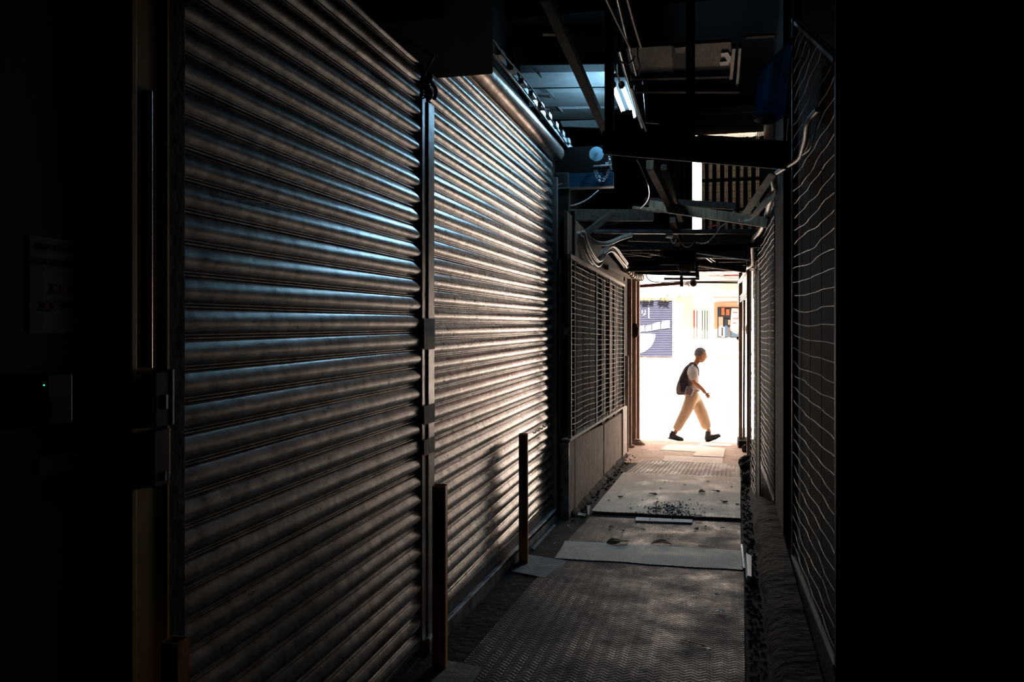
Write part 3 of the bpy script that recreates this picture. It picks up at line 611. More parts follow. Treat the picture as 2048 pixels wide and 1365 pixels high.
# mesh panel
def frame_pt(px, py, off=0): return wq(px, py, off)
mesh_l = thing('wire_mesh_panel', 'rusty framed wire mesh panel standing on the low board wall at left', 'mesh panel', lw(LWL/2, .5))
top = lambda px: 513 + (px-1139)*(572-513)/(1248-1139); bot = lambda px: 878 + (px-1139)*(815-878)/(1246-1139)
m = MB()
xs = (1139.5, 1192, 1218.5, 1247)
m.beam(wq(1138.5,top(1138),.0), wq(1248,top(1248),.0), .03, .035)
for x in xs: m.beam(wq(x, top(x)), wq(x, bot(x)), .018 if x in (1192,1218.5) else .03, .025, V(0,1,0))
m.build('frame', M['frame_tan'], mesh_l)
m = MB(); ta, tb = tx(1140), tx(1247); rnd = random.Random(5)
zlo = lambda t: lwz(1139,876) + (t-ta)/(tb-ta)*(lwz(1246,817)-lwz(1139,876))
zhi = lambda t: lwz(1139,513) + (t-ta)/(tb-ta)*(lwz(1248,572)-lwz(1139,513))
NR = 29
for i in range(1, NR):
    u = i/NR; pts = []; ph = rnd.uniform(0,6)
    for j in range(25):
        t = ta + (tb-ta)*j/24; z = zlo(t) + (zhi(t)-zlo(t))*u - .008*math.sin(j*.8+ph*.3)*(1-u) - .012*abs(math.sin(j*math.pi/8))*(.4+rnd.random()*.1)
        pts.append(lw(t, z, .004*math.sin(j+ph)))
    m.tube(pts, .0030, 4, False)
for x in (1153,1166,1179,1199,1206,1213,1225,1232,1239):
    thick = .0030
    m.tube([wq(x + .6*math.sin(k*1.7), top(x) + (bot(x)-top(x))*k/10) for k in range(11)], thick, 4, False)
m.build('wire_grid', M['wire_dark'], mesh_l)
bk = MB(); bk.hexa([lw(ta-.1,-.3,-.10), lw(ta-.1,-.3,-.07), lw(tb,-.3,-.07), lw(tb,-.3,-.10)], [lw(ta-.1,2.02,-.10), lw(ta-.1,2.02,-.07), lw(tb,2.0,-.07), lw(tb,2.0,-.10)])
bk.build('backing_board', M['soot_brown'], mesh_l)
m = MB()
for (xa, xb) in ((1212,1219), (1225,1233), (1236,1242)):
    m.hexa([lw(tx(xa),.3,-.065), lw(tx(xa),.3,-.045), lw(tx(xb),.3,-.045), lw(tx(xb),.3,-.065)], [lw(tx(xa),2.0,-.065), lw(tx(xa),2.0,-.045), lw(tx(xb),2.0,-.045), lw(tx(xb),2.0,-.065)])
m.build('inner_battens', M['wood_mid'], mesh_l)
# timber above the mesh up to the bundle
m = MB(); m.hexa([lw(ta,2.06,-.05), lw(ta,2.06,-.02), lw(tb+.2,2.03,-.02), lw(tb+.2,2.03,-.05)], [lw(ta,2.42,-.05), lw(ta,2.42,-.02), lw(tb+.2,2.22,-.02), lw(tb+.2,2.22,-.05)])
m.build('header_board', M['wood_mid'], None, bevel=.004, lab='brown board above the left wire mesh, behind the cable bundle', cat='board')
# posts
pz = thing('steel_post', 'tall blue-black post between the lit shutter and the wire mesh', 'post', (-1.17, 6.52, fz(6.5)))
MB().box(-1.24, -1.13, 6.46, 6.56, fz(6.5)-.01, 2.75).build('shaft', M['wall_dark'], pz, bevel=.006)
MB().box(-1.24, -1.12, 6.45, 6.455, atX(1117,666,-1.17).z-.02, atX(1117,656,-1.17).z).build('bracket', M['sill'], pz)
MB().box(-1.15, -1.10, 6.60, 6.66, fz(6.5)-.01, 2.45).build('flat_post', M['wood_dark'], None, lab='narrow dark timber upright between black post and mesh frame', cat='post')
# left side of the alley mouth
def mouth(name, xa, xb, ya, yb, Y, dY, mt, lab, cat='post', par=None):
    a = atY(xa, yb, Y); b = atY(xb, ya, Y); zb_ = fz(Y) - .01 if yb >= 880 else a.z
    return MB().box(a.x, b.x, Y, Y + dY, zb_, b.z).build(name, M[mt], par, bevel=.004, lab=lab, cat=cat)
mouth('pale_board', 1243, 1257, 712, 905, 11.2, .03, 'wood_pale', 'pale upright board just past the low wall end', 'board')
mouth('door_post', 1254, 1263, 553, 905, 11.7, .06, 'post_tan', 'light brown timber post behind the pale board at the alley mouth')
mp_ = mouth('door_post', 1263, 1272, 548, 905, 12.25, .09, 'post_tan', 'scarred dark brown post at the left of the alley mouth')
a_ = atY(1270, 885, 12.6)
mp2 = mouth('door_post', 1272, 1279, 548, 905, 12.6, .07, 'wood_red', 'red-brown outermost post at the left of the alley mouth')
m = MB(); m.ball(atY(1269, 663, 12.2), .07, .05, .11, 10, 8, .4, 2); m.build('junction_lump', M['wood_dark'], None, lab='dark rounded fitting fixed halfway up the dark brown post', cat='fitting')
for (x, y, s, l_) in ((1262,889,.10,'left'),(1272,889,.13,'biggest'),(1280,891,.07,'right and smallest'),(1258,896,.08,'nearest the camera')):
    MB().ball(F(x, y) + V(0,0,.02), s, s*.8, s*.5, 8, 5, .5, x).build('mortar_lump', M['apron'], None, lab='broken mortar lump at the foot of the left mouth posts, the %s one' % l_, cat='mortar', group='mortar lumps at the left posts')
# boards between mesh and posts high up
m = MB()
for (xa, xb, ya, yb) in ((1226,1234,540,560), (1236,1250,549,562)):
    q0 = P(xa, yb, 10.8); q1 = P(xb, ya, 10.8); m.box(q0.x, q1.x, 10.9, 10.95, q0.z, q1.z)
m.build('stub_boards', M['wood_pale'], None, lab='two short pale boards under the cable bundle near the mouth', cat='board')
m = MB(); m.beam(wq(1210, 535, .02), P(1262, 556, 11.8), .04, .05)
m.build('top_plate', M['wood_mid'], None, lab='brown rail running along above the mesh towards the mouth', cat='rail')
# cable bundle
cb = thing('cable_bundle', 'thick looping bundle of grey cables above the left wire mesh', 'cables', wq(1190, 520, .05))
path = [(1146,468),(1153,492),(1165,515),(1178,527),(1188,520),(1195,505),(1206,498),(1217,503),(1228,516),(1240,531),(1248,536),(1258,544),(1268,553),(1276,556),(1284,556)]
rnd = random.Random(21); strands = []
for s_ in range(11):
    pts = []; o1 = rnd.uniform(-1,1); o2 = rnd.uniform(-1,1); ph = rnd.uniform(0,6.3)
    for i, (x, y) in enumerate(path):
        spread = 7.0 if i < 8 else (5.5 if i < 10 else 2.2)
        tw = math.sin(i*1.1 + ph)
        q = wq(min(x,1246), y + o1*spread*.8 + tw*1.2, .07 + .03*o2)
        if x > 1246:
            k = (x-1246)/38.0; q = P(x + tw, y + o1*spread*.8 + tw, (wq(1246,y)-CAM).dot(FWD) + k*2.3 + .02*o2)
        pts.append(q)
    strands.append(spline(pts, 5))
m = MB()
for p in strands[:]: m.tube(p, .011, 6)
m.build('cable_strands', M['cable'], cb)
m = MB(); p = strands[0]
core = [sum((s_[i] for s_ in strands), V(0,0,0))/len(strands) for i in range(len(p))]
hx = []
for i in range(46, len(core)-1):
    for k in range(6):
        u = k/6; c = core[i].lerp(core[i+1], u); t = (core[i+1]-core[i]).normalized(); a = t.cross(V(0,0,1)).normalized(); b = t.cross(a); th = (i+u)*math.pi
        hx.append(c + (a*math.cos(th)+b*math.sin(th))*.045)
m.tube(hx, .012, 5)
m.build('wrapping_tape', M['pvc'], cb)
m = MB(); m.tube(spline([P(1168,466,7.4), P(1176,476,7.5), P(1190,485,7.6), P(1205,488,7.7), P(1222,485,7.8), P(1240,477,7.9), P(1262,470,8.0)], 6), .024, 10)
m.build('drooping_hose', M['cable'], None, lab='fat drooping tan hose above the cable bundle', cat='hose')
def wire(name, pts, r, mt, lab, cat='wire', n=6): return MB().tube(spline(pts, 6), r, n).build(name, M[mt], None, lab=lab, cat=cat)
# ================================================================== OVERHEAD, far to near
# low ceiling joists over the last stretch of the alley
JY = (9.15, 9.85, 10.45, 11.05, 11.65, 12.2, 12.75)
for i, Y in enumerate(JY):
    o = MB().box(-1.28, .62, Y, Y+.06, 2.345 - .004*i, 2.47).build('ceiling_joist', M['wood_dark'], None, bevel=.003,
        lab='dark low joist crossing over the alley, %s from the camera' % ['first','second','third','fourth','fifth','sixth','seventh and last'][i], cat='joist', group='low joists before the mouth')
MB().box(-1.3, .66, 9.0, 12.98, 2.475, 2.52).build('low_ceiling', M['wood_dark'], None, kind='structure')
# gable wall above the low ceiling: boards, gap and corrugated plastic
Yg = 10.6
def gx(px): return atY(px, 400, Yg).x
def gz(py): return atY(1400, py, Yg).z
MB().box(-1.9, gx(1385), Yg, Yg+.03, 2.2, ROOF).build('gable_boards', M['wood_dark'], None, kind='structure')
for i, (xa, xb) in enumerate(((1322,1326),(1336,1340),(1346,1354),(1358,1361),(1368,1371))):
    MB().box(gx(xa), gx(xb), Yg-.035, Yg-.002, gz(405), gz(322)).build('gable_batten', M['wood_mid'], None, lab='thin brown upright batten on the dark gable, %s from the left' % ['first','second','widest, third','fourth','fifth'][i], cat='batten', group='gable battens')
cs = thing('corrugated_sheet', 'amber corrugated plastic sheet right of the bright gap above the beams', 'sheet', (gx(1460), Yg, 2.55))
m = MB(); xa, xb = gx(1403.5), .66; n = int((xb-xa)/.0125); row = []
for i in range(n+1):
    x = xa + (xb-xa)*i/n; row.append((x, Yg + .022*math.sin(2*math.pi*(x-xa)/.098)))
zs = [2.53, gz(279)]
m.add([(x, y, z) for z in zs for (x, y) in row], [(i, i+1, n+2+i, n+1+i) for i in range(n)], True)
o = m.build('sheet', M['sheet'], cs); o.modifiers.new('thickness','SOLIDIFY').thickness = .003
m = MB()
for z in (2.62, 2.95, 3.33): m.box(xa, xb, Yg-.075, Yg-.03, z, z+.035)
m.build('batten', M['wood_dark'], cs)
m = MB()
for k in range(30):
    x = xa + k*(xb-xa)/30; m.tube([(x, Yg-.085, 2.55), (x, Yg-.085, gz(277))], .0025, 4, False)
for k in range(15):
    z = 2.56 + k*(gz(277)-2.56)/15; m.tube([(xa, Yg-.088, z), (xb, Yg-.088, z)], .0025, 4, False)
m.build('wire_mesh', M['cable_dark'], cs)
MB().box(gx(1385), 1.62, Yg, Yg+.03, gz(270), ROOF).build('gable_top', M['wood_mid'], None, kind='structure')
MB().box(gx(1385), gx(1403), Yg, Yg+.03, gz(322), gz(278)).build('gable_infill', M['wood_dark'], None, kind='structure')
sm_ = thing('mesh_screen', 'fine wire screen with a light frame across the upper slot of the gable', 'mesh panel', (gx(1455), Yg-.2, gz(276)))
Ym = Yg - .06
def my(px, py): return atY(px, py, Ym)
m = MB(); m.beam(my(1400,228), my(1512,224), .02, .02); m.beam(my(1395,272), my(1512,279), .03, .03); m.build('frame', M['frame_tan'], sm_)
m = MB()
for k in range(38): x = 1401 + k*2.95; m.tube([my(x,228), my(x,276)], .0022, 4, False)
for k in range(16): y = 230 + k*3; m.tube([my(1400,y), my(1512,y-1)], .0022, 4, False)
m.build('wire_grid', M['wire_dark'], sm_)
# dark beams in the mid distance
def xbeam(name, x0, y0, x1, y1, d0, d1, w_, h_, mt, lab, cat='beam', bev=.004, group=None):
    return MB().beam(P(x0,y0,d0), P(x1,y1,d1), w_, h_).build(name, M[mt], None, bevel=bev, lab=lab, cat=cat, group=group)
xbeam('timber_beam', 1132, 431, 1306, 431, 7.3, 7.4, .07, .105, 'wood_dark', 'grey timber beam reaching from the left post, above the diagonal brace')
xbeam('timber_beam', 1300, 411, 1536, 446, 7.2, 6.8, .08, .085, 'wood_mid', 'brown slanting beam crossing under the corrugated sheet')
xbeam('timber_beam', 1290, 402, 1470, 413, 7.5, 7.4, .06, .06, 'wood_dark', 'dark beam lying directly above the brown slanting beam')
xbeam('diagonal_brace', 1136, 494, 1224, 427, 6.9, 7.15, .05, .055, 'wood_dark', 'dark diagonal brace rising from the left post')
xbeam('thin_strut', 1180, 457, 1245, 442, 7.4, 7.5, .02, .02, 'wood_mid', 'thin brown strut behind the diagonal brace', 'strut', 0)
MB().tube([P(1186,463,8.1), P(1400,464,8.3), P(1506,463,8.5)], .026, 12).build('steel_pipe', M['pipe'], None, lab='blue-glinting steel pipe crossing the alley below the timber beams', cat='pipe')
xbeam('timber_beam', 1255, 476, 1505, 484, 8.6, 8.8, .08, .07, 'wood_dark', 'black beam just under the blue-glinting pipe')
xbeam('timber_beam', 1392, 505, 1498, 509, 9.0, 8.9, .10, .12, 'wood_dark', 'deep black beam on the right above the unlit tubes')
xbeam('thin_strut', 1393, 507, 1500, 521, 8.85, 8.7, .02, .012, 'wood_pale', 'thin pale strip along the lower edge of the deep black beam', 'strut', 0)  # pale strip stands in for light on the beam's lower edge
xbeam('timber_beam', 1395, 527, 1492, 539, 10.0, 9.9, .08, .08, 'wood_dark', 'black beam behind the unlit tubes over the mouth')
xbeam('thin_strut', 1398, 531, 1490, 545, 9.9, 9.8, .02, .014, 'wood_pale', 'thin pale strip sloping under the black beam behind the tubes', 'strut', 0)
for i, (a, b) in enumerate((((1411,514),(1424,524)), ((1417,513),(1431,523)))):
    MB().tube([P(*a,9.4), P(*b,9.7)], .012, 8).build('fluorescent_tube', M['tube_off'], None, lab='unlit white tube, %s of the pair under the deep black beam' % ('left' if i == 0 else 'right'), cat='tube', group='unlit tube pair')
xbeam('timber_beam', 1300, 330, 1345, 420, 6.2, 7.3, .06, .08, 'wood_mid', 'brown timber running away below the big cross beam')
xbeam('timber_beam', 1328, 335, 1362, 440, 6.4, 8.0, .05, .05, 'wood_dark', 'thin dark timber beside the brown one below the big beam')
xbeam('timber_beam', 1345, 440, 1356, 490, 8.0, 9.0, .06, .06, 'wood_mid', 'short brown timber end hanging under the beams at centre')
for (x0,y0,x1,y1,l) in ((1232,489,1335,503,'thin brown lath fanning out under the beams, upper one'), (1262,505,1345,508,'thin brown lath ending in a pale block, lower one'), (1245,506,1302,514,'short thin brown lath under the two longer ones'), (1300,507,1350,517,'thin brown lath lowest at the right of the fan')):
    xbeam('lath', x0,y0,x1,y1, 9.0, 9.3, .03, .014, 'wood_mid', l, 'lath', 0)
xbeam('wooden_block', 1332, 471, 1345, 473, 8.3, 8.3, .08, .045, 'wood_pale', 'pale wooden block under the pipe at centre', 'block')
xbeam('wooden_block', 1265, 416, 1322, 422, 7.15, 7.15, .05, .03, 'wood_mid', 'tan block lying on the end of the grey beam', 'block')
# hanging open box with light inside
ob = thing('open_crate', 'small open wooden crate hung under the ceiling, lit pale inside', 'crate', P(1372,540,9.5))
MB().slab([P(1354,531,9.6), P(1384,528,9.6), P(1388,541,9.2), P(1360,543,9.2)], .015, (0,0,-1)).build('base', M['wood_pale'], ob)
MB().slab([P(1387,542,9.2), P(1391,503,9.2), P(1393,500,9.5), P(1389,530,9.6)], .012, (1,0,0)).build('side', M['wood_mid'], ob)
MB().slab([P(1320,500,9.25), P(1391,503,9.25), P(1387,541,9.25), P(1384,529,9.25), P(1352,530,9.25), P(1320,530,9.25)], .015, FWD).build('front', M['cyl'], ob)
MB().beam(P(1392,500,9.1), P(1394,556,9.1), .03, .035, V(0,1,0)).build('hanger', M['cyl'], ob)
# mouth furniture: pipes, camera, brackets
MB().tube([P(1276,573,12.6), P(1320,570,12.6), P(1362,567,12.6)], .028, 12).build('horizontal_pipe', M['pink'], None, lab='thick pinkish pipe crossing the top of the alley mouth at left', cat='pipe')
MB().tube([P(1362,565,12.62), P(1480,566,12.5)], .013, 8).build('horizontal_pipe', M['cable_dark'], None, lab='thin dark pipe crossing the alley mouth right of the camera', cat='pipe')
MB().tube([P(1340,563.5,12.7), P(1480,563,12.6)], .007, 8).build('horizontal_pipe', M['cable_dark'], None, lab='thinnest dark rod just above the thin pipe', cat='pipe')
wire('hanging_cable', [P(1292,548,12.4), P(1295,557,12.4), P(1303,563,12.4), P(1320,565,12.4), P(1345,566,12.4)], .010, 'cable_dark', 'dark looped cable hanging at the upper left of the mouth')
cc = thing('security_camera', 'cylindrical security camera facing the alley under the top of the mouth', 'camera', P(1382,568,12.3))
MB().tube([P(1366,569,12.45), P(1380,568,12.2)], .042, 16).build('housing', M['pvc'], cc)
m = MB(); c0 = P(1385,567,12.15); n_ = -FWD; m.tube([c0, c0 + n_*.06], .055, 18); m.build('lens_hood', M['pvc'], cc)
MB().tube([c0 + n_*.055, c0 + n_*.068], .030, 14).build('lens', M['cyl'], cc)
MB().beam(P(1363,545,12.3), P(1363,574,12.3), .05, .04, V(0,1,0)).build('bracket', M['cyl'], cc)
xbeam('angle_bar', 1328, 558, 1398, 558, 12.3, 12.3, .05, .035, 'cyl', 'black bar above the security camera', 'bar', 0)
xbeam('angle_bar', 1270, 545, 1392, 549, 12.1, 12.0, .05, .06, 'cyl', 'black bar along the top left of the alley mouth', 'bar', 0)
MB().beam(P(1396,535,12.1), P(1397,560,12.1), .03, .04, V(0,1,0)).build('drop_rod', M['cyl'], None, lab='short black upright right of the security camera', cat='rod')
wire('hanging_wire', [P(1366,575,12.2), P(1365,584,12.2), P(1360,592,12.2), P(1356,597,12.2)], .004, 'cable', 'thin brown wire dangling below the security camera')
# wires sagging in the mouth
for (pts, l) in (([(1402,540),(1425,552),(1445,548),(1468,542)], 'thin wire sagging low over the mouth, right'), ([(1404,544),(1440,543),(1482,548)], 'thin wire almost straight over the mouth, right'), ([(1412,536),(1430,549),(1455,556),(1480,556)], 'longest thin wire curving down over the mouth, right')):
    wire('thin_wire', [P(x,y,11.9) for x, y in pts], .003, 'cable_dark', l)
# red tag, small wires mid air
MB().slab([P(1416,455,8.0), P(1434,452,8.0), P(1440,448,8.0), P(1422,450,8.0)], .01, FWD).build('red_flag', M['red'], None, lab='small red scrap hanging under the brown slanting beam', cat='scrap')
wire('hanging_wire', [P(1392,485,8.4), P(1405,487,8.4), P(1418,482,8.3), P(1432,468,8.2), P(1440,455,8.1), P(1452,447,8.0)], .006, 'pvc', 'pale looping wire below the red scrap')
wire('hanging_wire', [P(1342,478,8.3), P(1346,487,8.3), P(1350,484,8.3), P(1353,478,8.3)], .006, 'pvc', 'tiny pale wire hook under the pale block')
wire('hanging_wire', [P(1358,478,8.4), P(1366,491,8.4), P(1376,495,8.4), P(1385,488,8.4), P(1390,478,8.4)], .005, 'cable', 'thin brown sagging loop at the centre under the beams')
wire('hanging_wire', [P(1478,441,6.7), P(1492,442,6.7), P(1506,437,6.6), P(1516,424,6.5), P(1525,415,6.4), P(1533,414,6.3)], .007, 'pvc', 'pale curling wire leaving the right conduit')
wire('hanging_wire', [P(1273,319,5.6), P(1281,333,5.7), P(1288,350,5.8), P(1296,370,5.9), P(1298,390,6.5), P(1292,405,6.9), P(1280,417,7.1)], .005, 'chain', 'bright beaded wire hanging below the big beam at left')
wire('hanging_wire', [P(1120,407,6.6), P(1135,411,6.7), P(1152,409,6.8), P(1175,399,6.9), P(1197,381,7.0)], .006, 'pipe', 'blue-lit wire curving under the blue steel beam')
# diagonal board on the right under the big beam
MB().slab([P(1540,346,4.9), P(1553,352,4.9), P(1497,432,6.6), P(1482,430,6.6)], .03, FWD).build('slanting_board', M['blue_grey'], None, bevel=.003, lab='grey-blue board slanting down from the big beam at right', cat='board')
MB().slab([P(1548,374,5.2), P(1549,396,5.2), P(1512,434,6.2), P(1500,433,6.2)], .02, FWD).build('slanting_board', M['wood_mid'], None, bevel=.003, lab='perforated brown board slanting beside the right conduit', cat='board')
# ---- the big cross beam with its uprights
bb = thing('cross_beam', 'big dark timber cross beam with a lit lower edge and hangers, top centre', 'beam', P(1400, 320, 4.6))
MB().hexa([P(1205,306,4.6), P(1582,340,4.5), P(1582,340,4.6), P(1205,306,4.72)], [P(1205,262,4.6), P(1582,282,4.5), P(1582,282,4.6), P(1205,262,4.72)]).build('beam', M['wood_dark'], bb, bevel=.005)
MB().beam(P(1208,307.5,4.58), P(1556,337,4.5), .02, .008).build('edge_batten', M['wood_mid'], bb)  # paler strip added to draw the light along the beam's lower edge
MB().beam(P(1381,-60,4.62), P(1381,272,4.62), .05, .06, V(0,1,0)).build('hanger', M['wood_dark'], bb, bevel=.003)
MB().beam(P(1219,-60,4.66), P(1219,266,4.66), .05, .068, V(0,1,0)).build('hanger', M['wood_dark'], bb, bevel=.003)
m = MB(); m.beam(P(1090,-10,3.5), P(1228,300,6.0), .05, .05); m.build('diagonal_timber', M['wood_dark'], None, bevel=.003, lab='long dark timber slanting across the pale stepped boards', cat='timber')
xbeam('timber_beam', 1086, 68, 1130, 68, 4.5, 4.5, .04, .012, 'wood_pale', 'thin lit strip high up at top centre left', 'strip', 0)
xbeam('timber_beam', 1492, 74, 1548, 71, 4.5, 4.5, .04, .012, 'wood_mid', 'thin lit strip high up at top right of centre', 'strip', 0)
# stepped pale boards (underside of a stair)
stx = thing('stair_underside', 'pale blue-lit underside of a stair, in three steps, top centre', 'stair', P(1130, 270, 7.3))
steps = [(1040,1236,131,146,176,6.3), (1058,1236,178,186,214,6.8), (1080,1236,215,219,240,7.3)]
for i, (xa, xb, ya, yb, yc, d) in enumerate(steps):
    m = MB(); m.hexa([P(xa,yc,d+.42), P(xb,yc-1,d+.42), P(xb,yb-2,d+.36), P(xa,yb+1,d+.36)], [P(xa,yc,d+.42)+V(0,0,.05), P(xb,yc-1,d+.42)+V(0,0,.05), P(xb,yb-2,d+.36)+V(0,0,.05), P(xa,yb+1,d+.36)+V(0,0,.05)])
    z0 = P(xa,yb,d).z; 
    m = MB(); m.hexa([P(xa,yb,d), P(xb,yb-3,d), P(xb,yb-3,d)+FWD*.03, P(xa,yb,d)+FWD*.03], [P(xa,ya,d), P(xb,ya-3,d), P(xb,ya-3,d)+FWD*.03, P(xa,ya,d)+FWD*.03])
    m.build('riser', M['white_paint'], stx)
    m = MB(); m.slab([P(xa,yb+1,d+.03), P(xb,yb-2,d+.03), P(xb,yc-3,d+.46), P(xa,yc,d+.46)], .03, (0,0,1))
    m.build('tread', M['white_paint'], stx)
for (x, y, d, s) in ((1062,133,6.25,22), (1091,178,6.75,20), (1115,214,7.25,12)):
    MB().slab([P(x,y,d), P(x+s*.55,y+1,d), P(x+s,y+s*1.05,d)], .02, FWD).build('gusset', M['white_paint'], stx)
for (xa, ya, xb, yb, xc, yc, d) in ((1040,187,1088,184,1102,196,6.9), (1085,214,1114,216,1120,222,7.3)):
    MB().slab([P(xa,ya,d-.02), P(xb,yb-10,d-.02), P(xc,yc,d-.02)], .01, FWD).build('shadow_gap_board', M['wood_dark'], stx)  # dark wedges put in for the shade between the steps
MB().slab([P(1120,242,7.8), P(1206,239,7.8), P(1206,256,7.8), P(1125,253,7.8)], .03, FWD).build('lower_fascia', M['white_paint'], stx)
MB().box(-1.6, 1.5, 6.2, 8.9, 3.95, 4.0).build('upper_deck', M['soot'], None, kind='structure')
# fluorescent fixture, lit
fx = thing('fluorescent_fitting', 'twin-tube fluorescent lamp glowing cold white above the cross beam', 'lamp', P(1245,210,6.5))
zt_ = 3.3
def tp(px, py): return atZ(px, py, zt_)
for off in (0, 18):
    MB().tube([tp(1229+off,178), tp(1250+off,232)], .016, 12).build('tube', M['tube_on'], fx, lab='glowing tube')
m = MB(); m.slab([tp(1226,168)+V(0,0,.05), tp(1256,168)+V(0,0,.05), tp(1282,250)+V(0,0,.05), tp(1250,250)+V(0,0,.05)], .03, (0,0,1)); m.build('tray', M['soot'], fx)
for (x, y) in ((1238,170), (1262,235)): q_ = tp(x, y); MB().tube([q_ + V(0,0,.07), V(q_.x, q_.y, 3.96)], .006, 6).build('suspension_rod', M['rail_dark'], fx)
for (x, y) in ((1226,170), (1243,170)):
    MB().ball(tp(x, y), .026, .03, .03, 10, 6).build('tube_holder', M['cyl'], fx)
m = MB()
for x in (1228, 1256): m.slab([P(x-12,222,5.2), P(x+8,219,5.2), P(x+14,250,5.2), P(x+12,266,5.2), P(x-12,266,5.2), P(x-17,245,5.2)], .04, FWD)
m.build('spotlight_shades', M['cyl'], None, lab='pair of black lamp shades standing on the cross beam before the lit tubes', cat='lamp shade')
# conduits going up
i = 0
for (x0,y0,x1,y1,d0,d1,r,l) in ((1208,-10,1262,100,3.6,4.3,.006,'leftmost thin conduit rising out of the top of the photo'), (1232,-10,1272,150,3.7,4.8,.008,'second thin conduit from the left at the top of the photo'), (1252,-10,1282,95,3.8,4.5,.008,'third thin conduit from the left at the top of the photo'), (1238,100,1284,255,4.6,6.6,.012,'lit conduit passing just right of the glowing tubes'), (1262,175,1292,262,5.2,6.6,.009,'conduit right of the lit one, ending at the cross beam')):
    MB().tube([P(x0,y0,d0), P((x0+x1)/2-1,(y0+y1)/2,(d0+d1)/2), P(x1,y1,d1)], r, 8).build('conduit', M['pipe'] if i % 2 else M['pvc'], None, lab=l, cat='conduit', group='conduits at the top'); i += 1
wire('loose_wire', [P(1210,90,4.4), P(1235,118,4.4), P(1252,128,4.4), P(1262,124,4.3), P(1270,112,4.3)], .004, 'cable_dark', 'loose black wire looping above the glowing tubes')
wire('loose_wire', [P(1233,120,4.5), P(1231,138,4.5), P(1236,152,4.6), P(1241,170,4.8)], .006, 'pvc', 'pale bent wire dropping to the glowing tubes')
wire('loose_wire', [P(1275,95,4.6), P(1276,115,4.6), P(1280,135,4.7), P(1276,150,4.8)], .004, 'cable_dark', 'black wire hanging before the plywood panel')
# plywood panel overhead
zp = 3.2
def zz(px, py, dz=0): return atZ(px, py, zp) + V(0,0,dz)
pp = thing('overhead_panel', 'plywood panel fixed flat overhead in a steel frame, with torn papers', 'panel', zz(1375,150))
MB().slab([zz(1252,97), zz(1462,84), zz(1462,140), zz(1262,147)], .02, (0,0,1)).build('plywood_sheet', M['plywood'], pp)
MB().slab([zz(1343,91,-.005), zz(1347,147,-.005), zz(1377,147,-.005), zz(1372,89,-.005)], .004, (0,0,1)).build('dark_patch', M['cyl'], pp, lab='dark square patch')
MB().slab([zz(1350,92,-.012), zz(1371,90,-.012), zz(1369,103,-.012), zz(1352,102,-.012)], .003, (0,0,1)).build('pale_patch', M['wood_pale'], pp, lab='small pale patch')
m = MB(); m.slab([zz(1441,103,-.012), zz(1456,101,-.012), zz(1461,110,-.012), zz(1452,112,-.012), zz(1448,109,-.012), zz(1443,111,-.012)], .003, (0,0,1)); m.slab([zz(1439,121,-.012), zz(1456,119,-.012), zz(1458,127,-.012), zz(1441,128,-.012)], .003, (0,0,1)); m.slab([zz(1451,112,-.012), zz(1462,108,-.012), zz(1463,124,-.012), zz(1455,120,-.012)], .003, (0,0,1))
m.build('torn_paper', M['plastic_white'], pp)
m = MB(); m.beam(zz(1468,83,-.03), zz(1462,146,-.03), .02, .03); m.beam(zz(1480,82,-.03), zz(1474,172,-.03), .015, .03); m.build('frame_edge', M['frame_tan'], pp)
m = MB(); m.beam(zz(1262,150,-.02), zz(1466,144,-.02), .05, .03); m.beam(zz(1268,164,-.05), zz(1478,164,-.05), .05, .05); m.build('frame_rail', M['cyl'], pp)
MB().slab([P(1284,150,5.9), P(1305,150,5.9), P(1318,248,5.9), P(1292,246,5.9)], .01, FWD).build('tin_sheet', M['rail_dark'], None, lab='dull hanging tin sheet right of the glowing tubes', cat='sheet')
# blue tarp
m = MB(); rnd = random.Random(3); cols_ = 16; rows_ = 18; vs = []
Lx = lambda t: 1521 - 10*t if t < .9 else 1512 + (t-.9)*20
for r_ in range(rows_+1):
    t = r_/rows_
    for c_ in range(cols_+1):
        u = c_/cols_
        yl = 142 + t*105; yr = 78 + t*155; xl = 1515 - 4*math.sin(t*3.14); xr = 1585 - 16*t
        x = xl + (xr-xl)*u; y = yl + (yr-yl)*u + 8*math.sin(u*math.pi)*t
        vs.append(P(x, y, 4.05 + .09*math.sin(u*5+t*2) + .16*u - .05*math.sin(t*math.pi)*math.cos(u*6)))
m.add(vs, [(r_*(cols_+1)+c_, r_*(cols_+1)+c_+1, (r_+1)*(cols_+1)+c_+1, (r_+1)*(cols_+1)+c_) for r_ in range(rows_) for c_ in range(cols_)], True)
tarp = thing('blue_tarp', 'dark blue woven tarp bundle hanging at upper right', 'tarp', P(1545,250,4.1))
o = m.build('cloth', M['tarp'], tarp); o.modifiers.new('thickness','SOLIDIFY').thickness = .004
m = MB(); m.ball(P(1530,238,4.12), .055, .06, .022, 12, 6, .3, 4); m.build('folded_hem', M['paper'], tarp, lab='pale folded lower hem')
MB().tube([P(1521,141,4.0), P(1552,112,4.05), P(1586,77,4.1)], .004, 5).build('edge_cord', M['tarp'], tarp)
q_ = P(1586,77,4.1); MB().tube([q_, V(q_.x, q_.y, ROOF)], .004, 5).build('hanging_cord', M['tarp'], tarp)
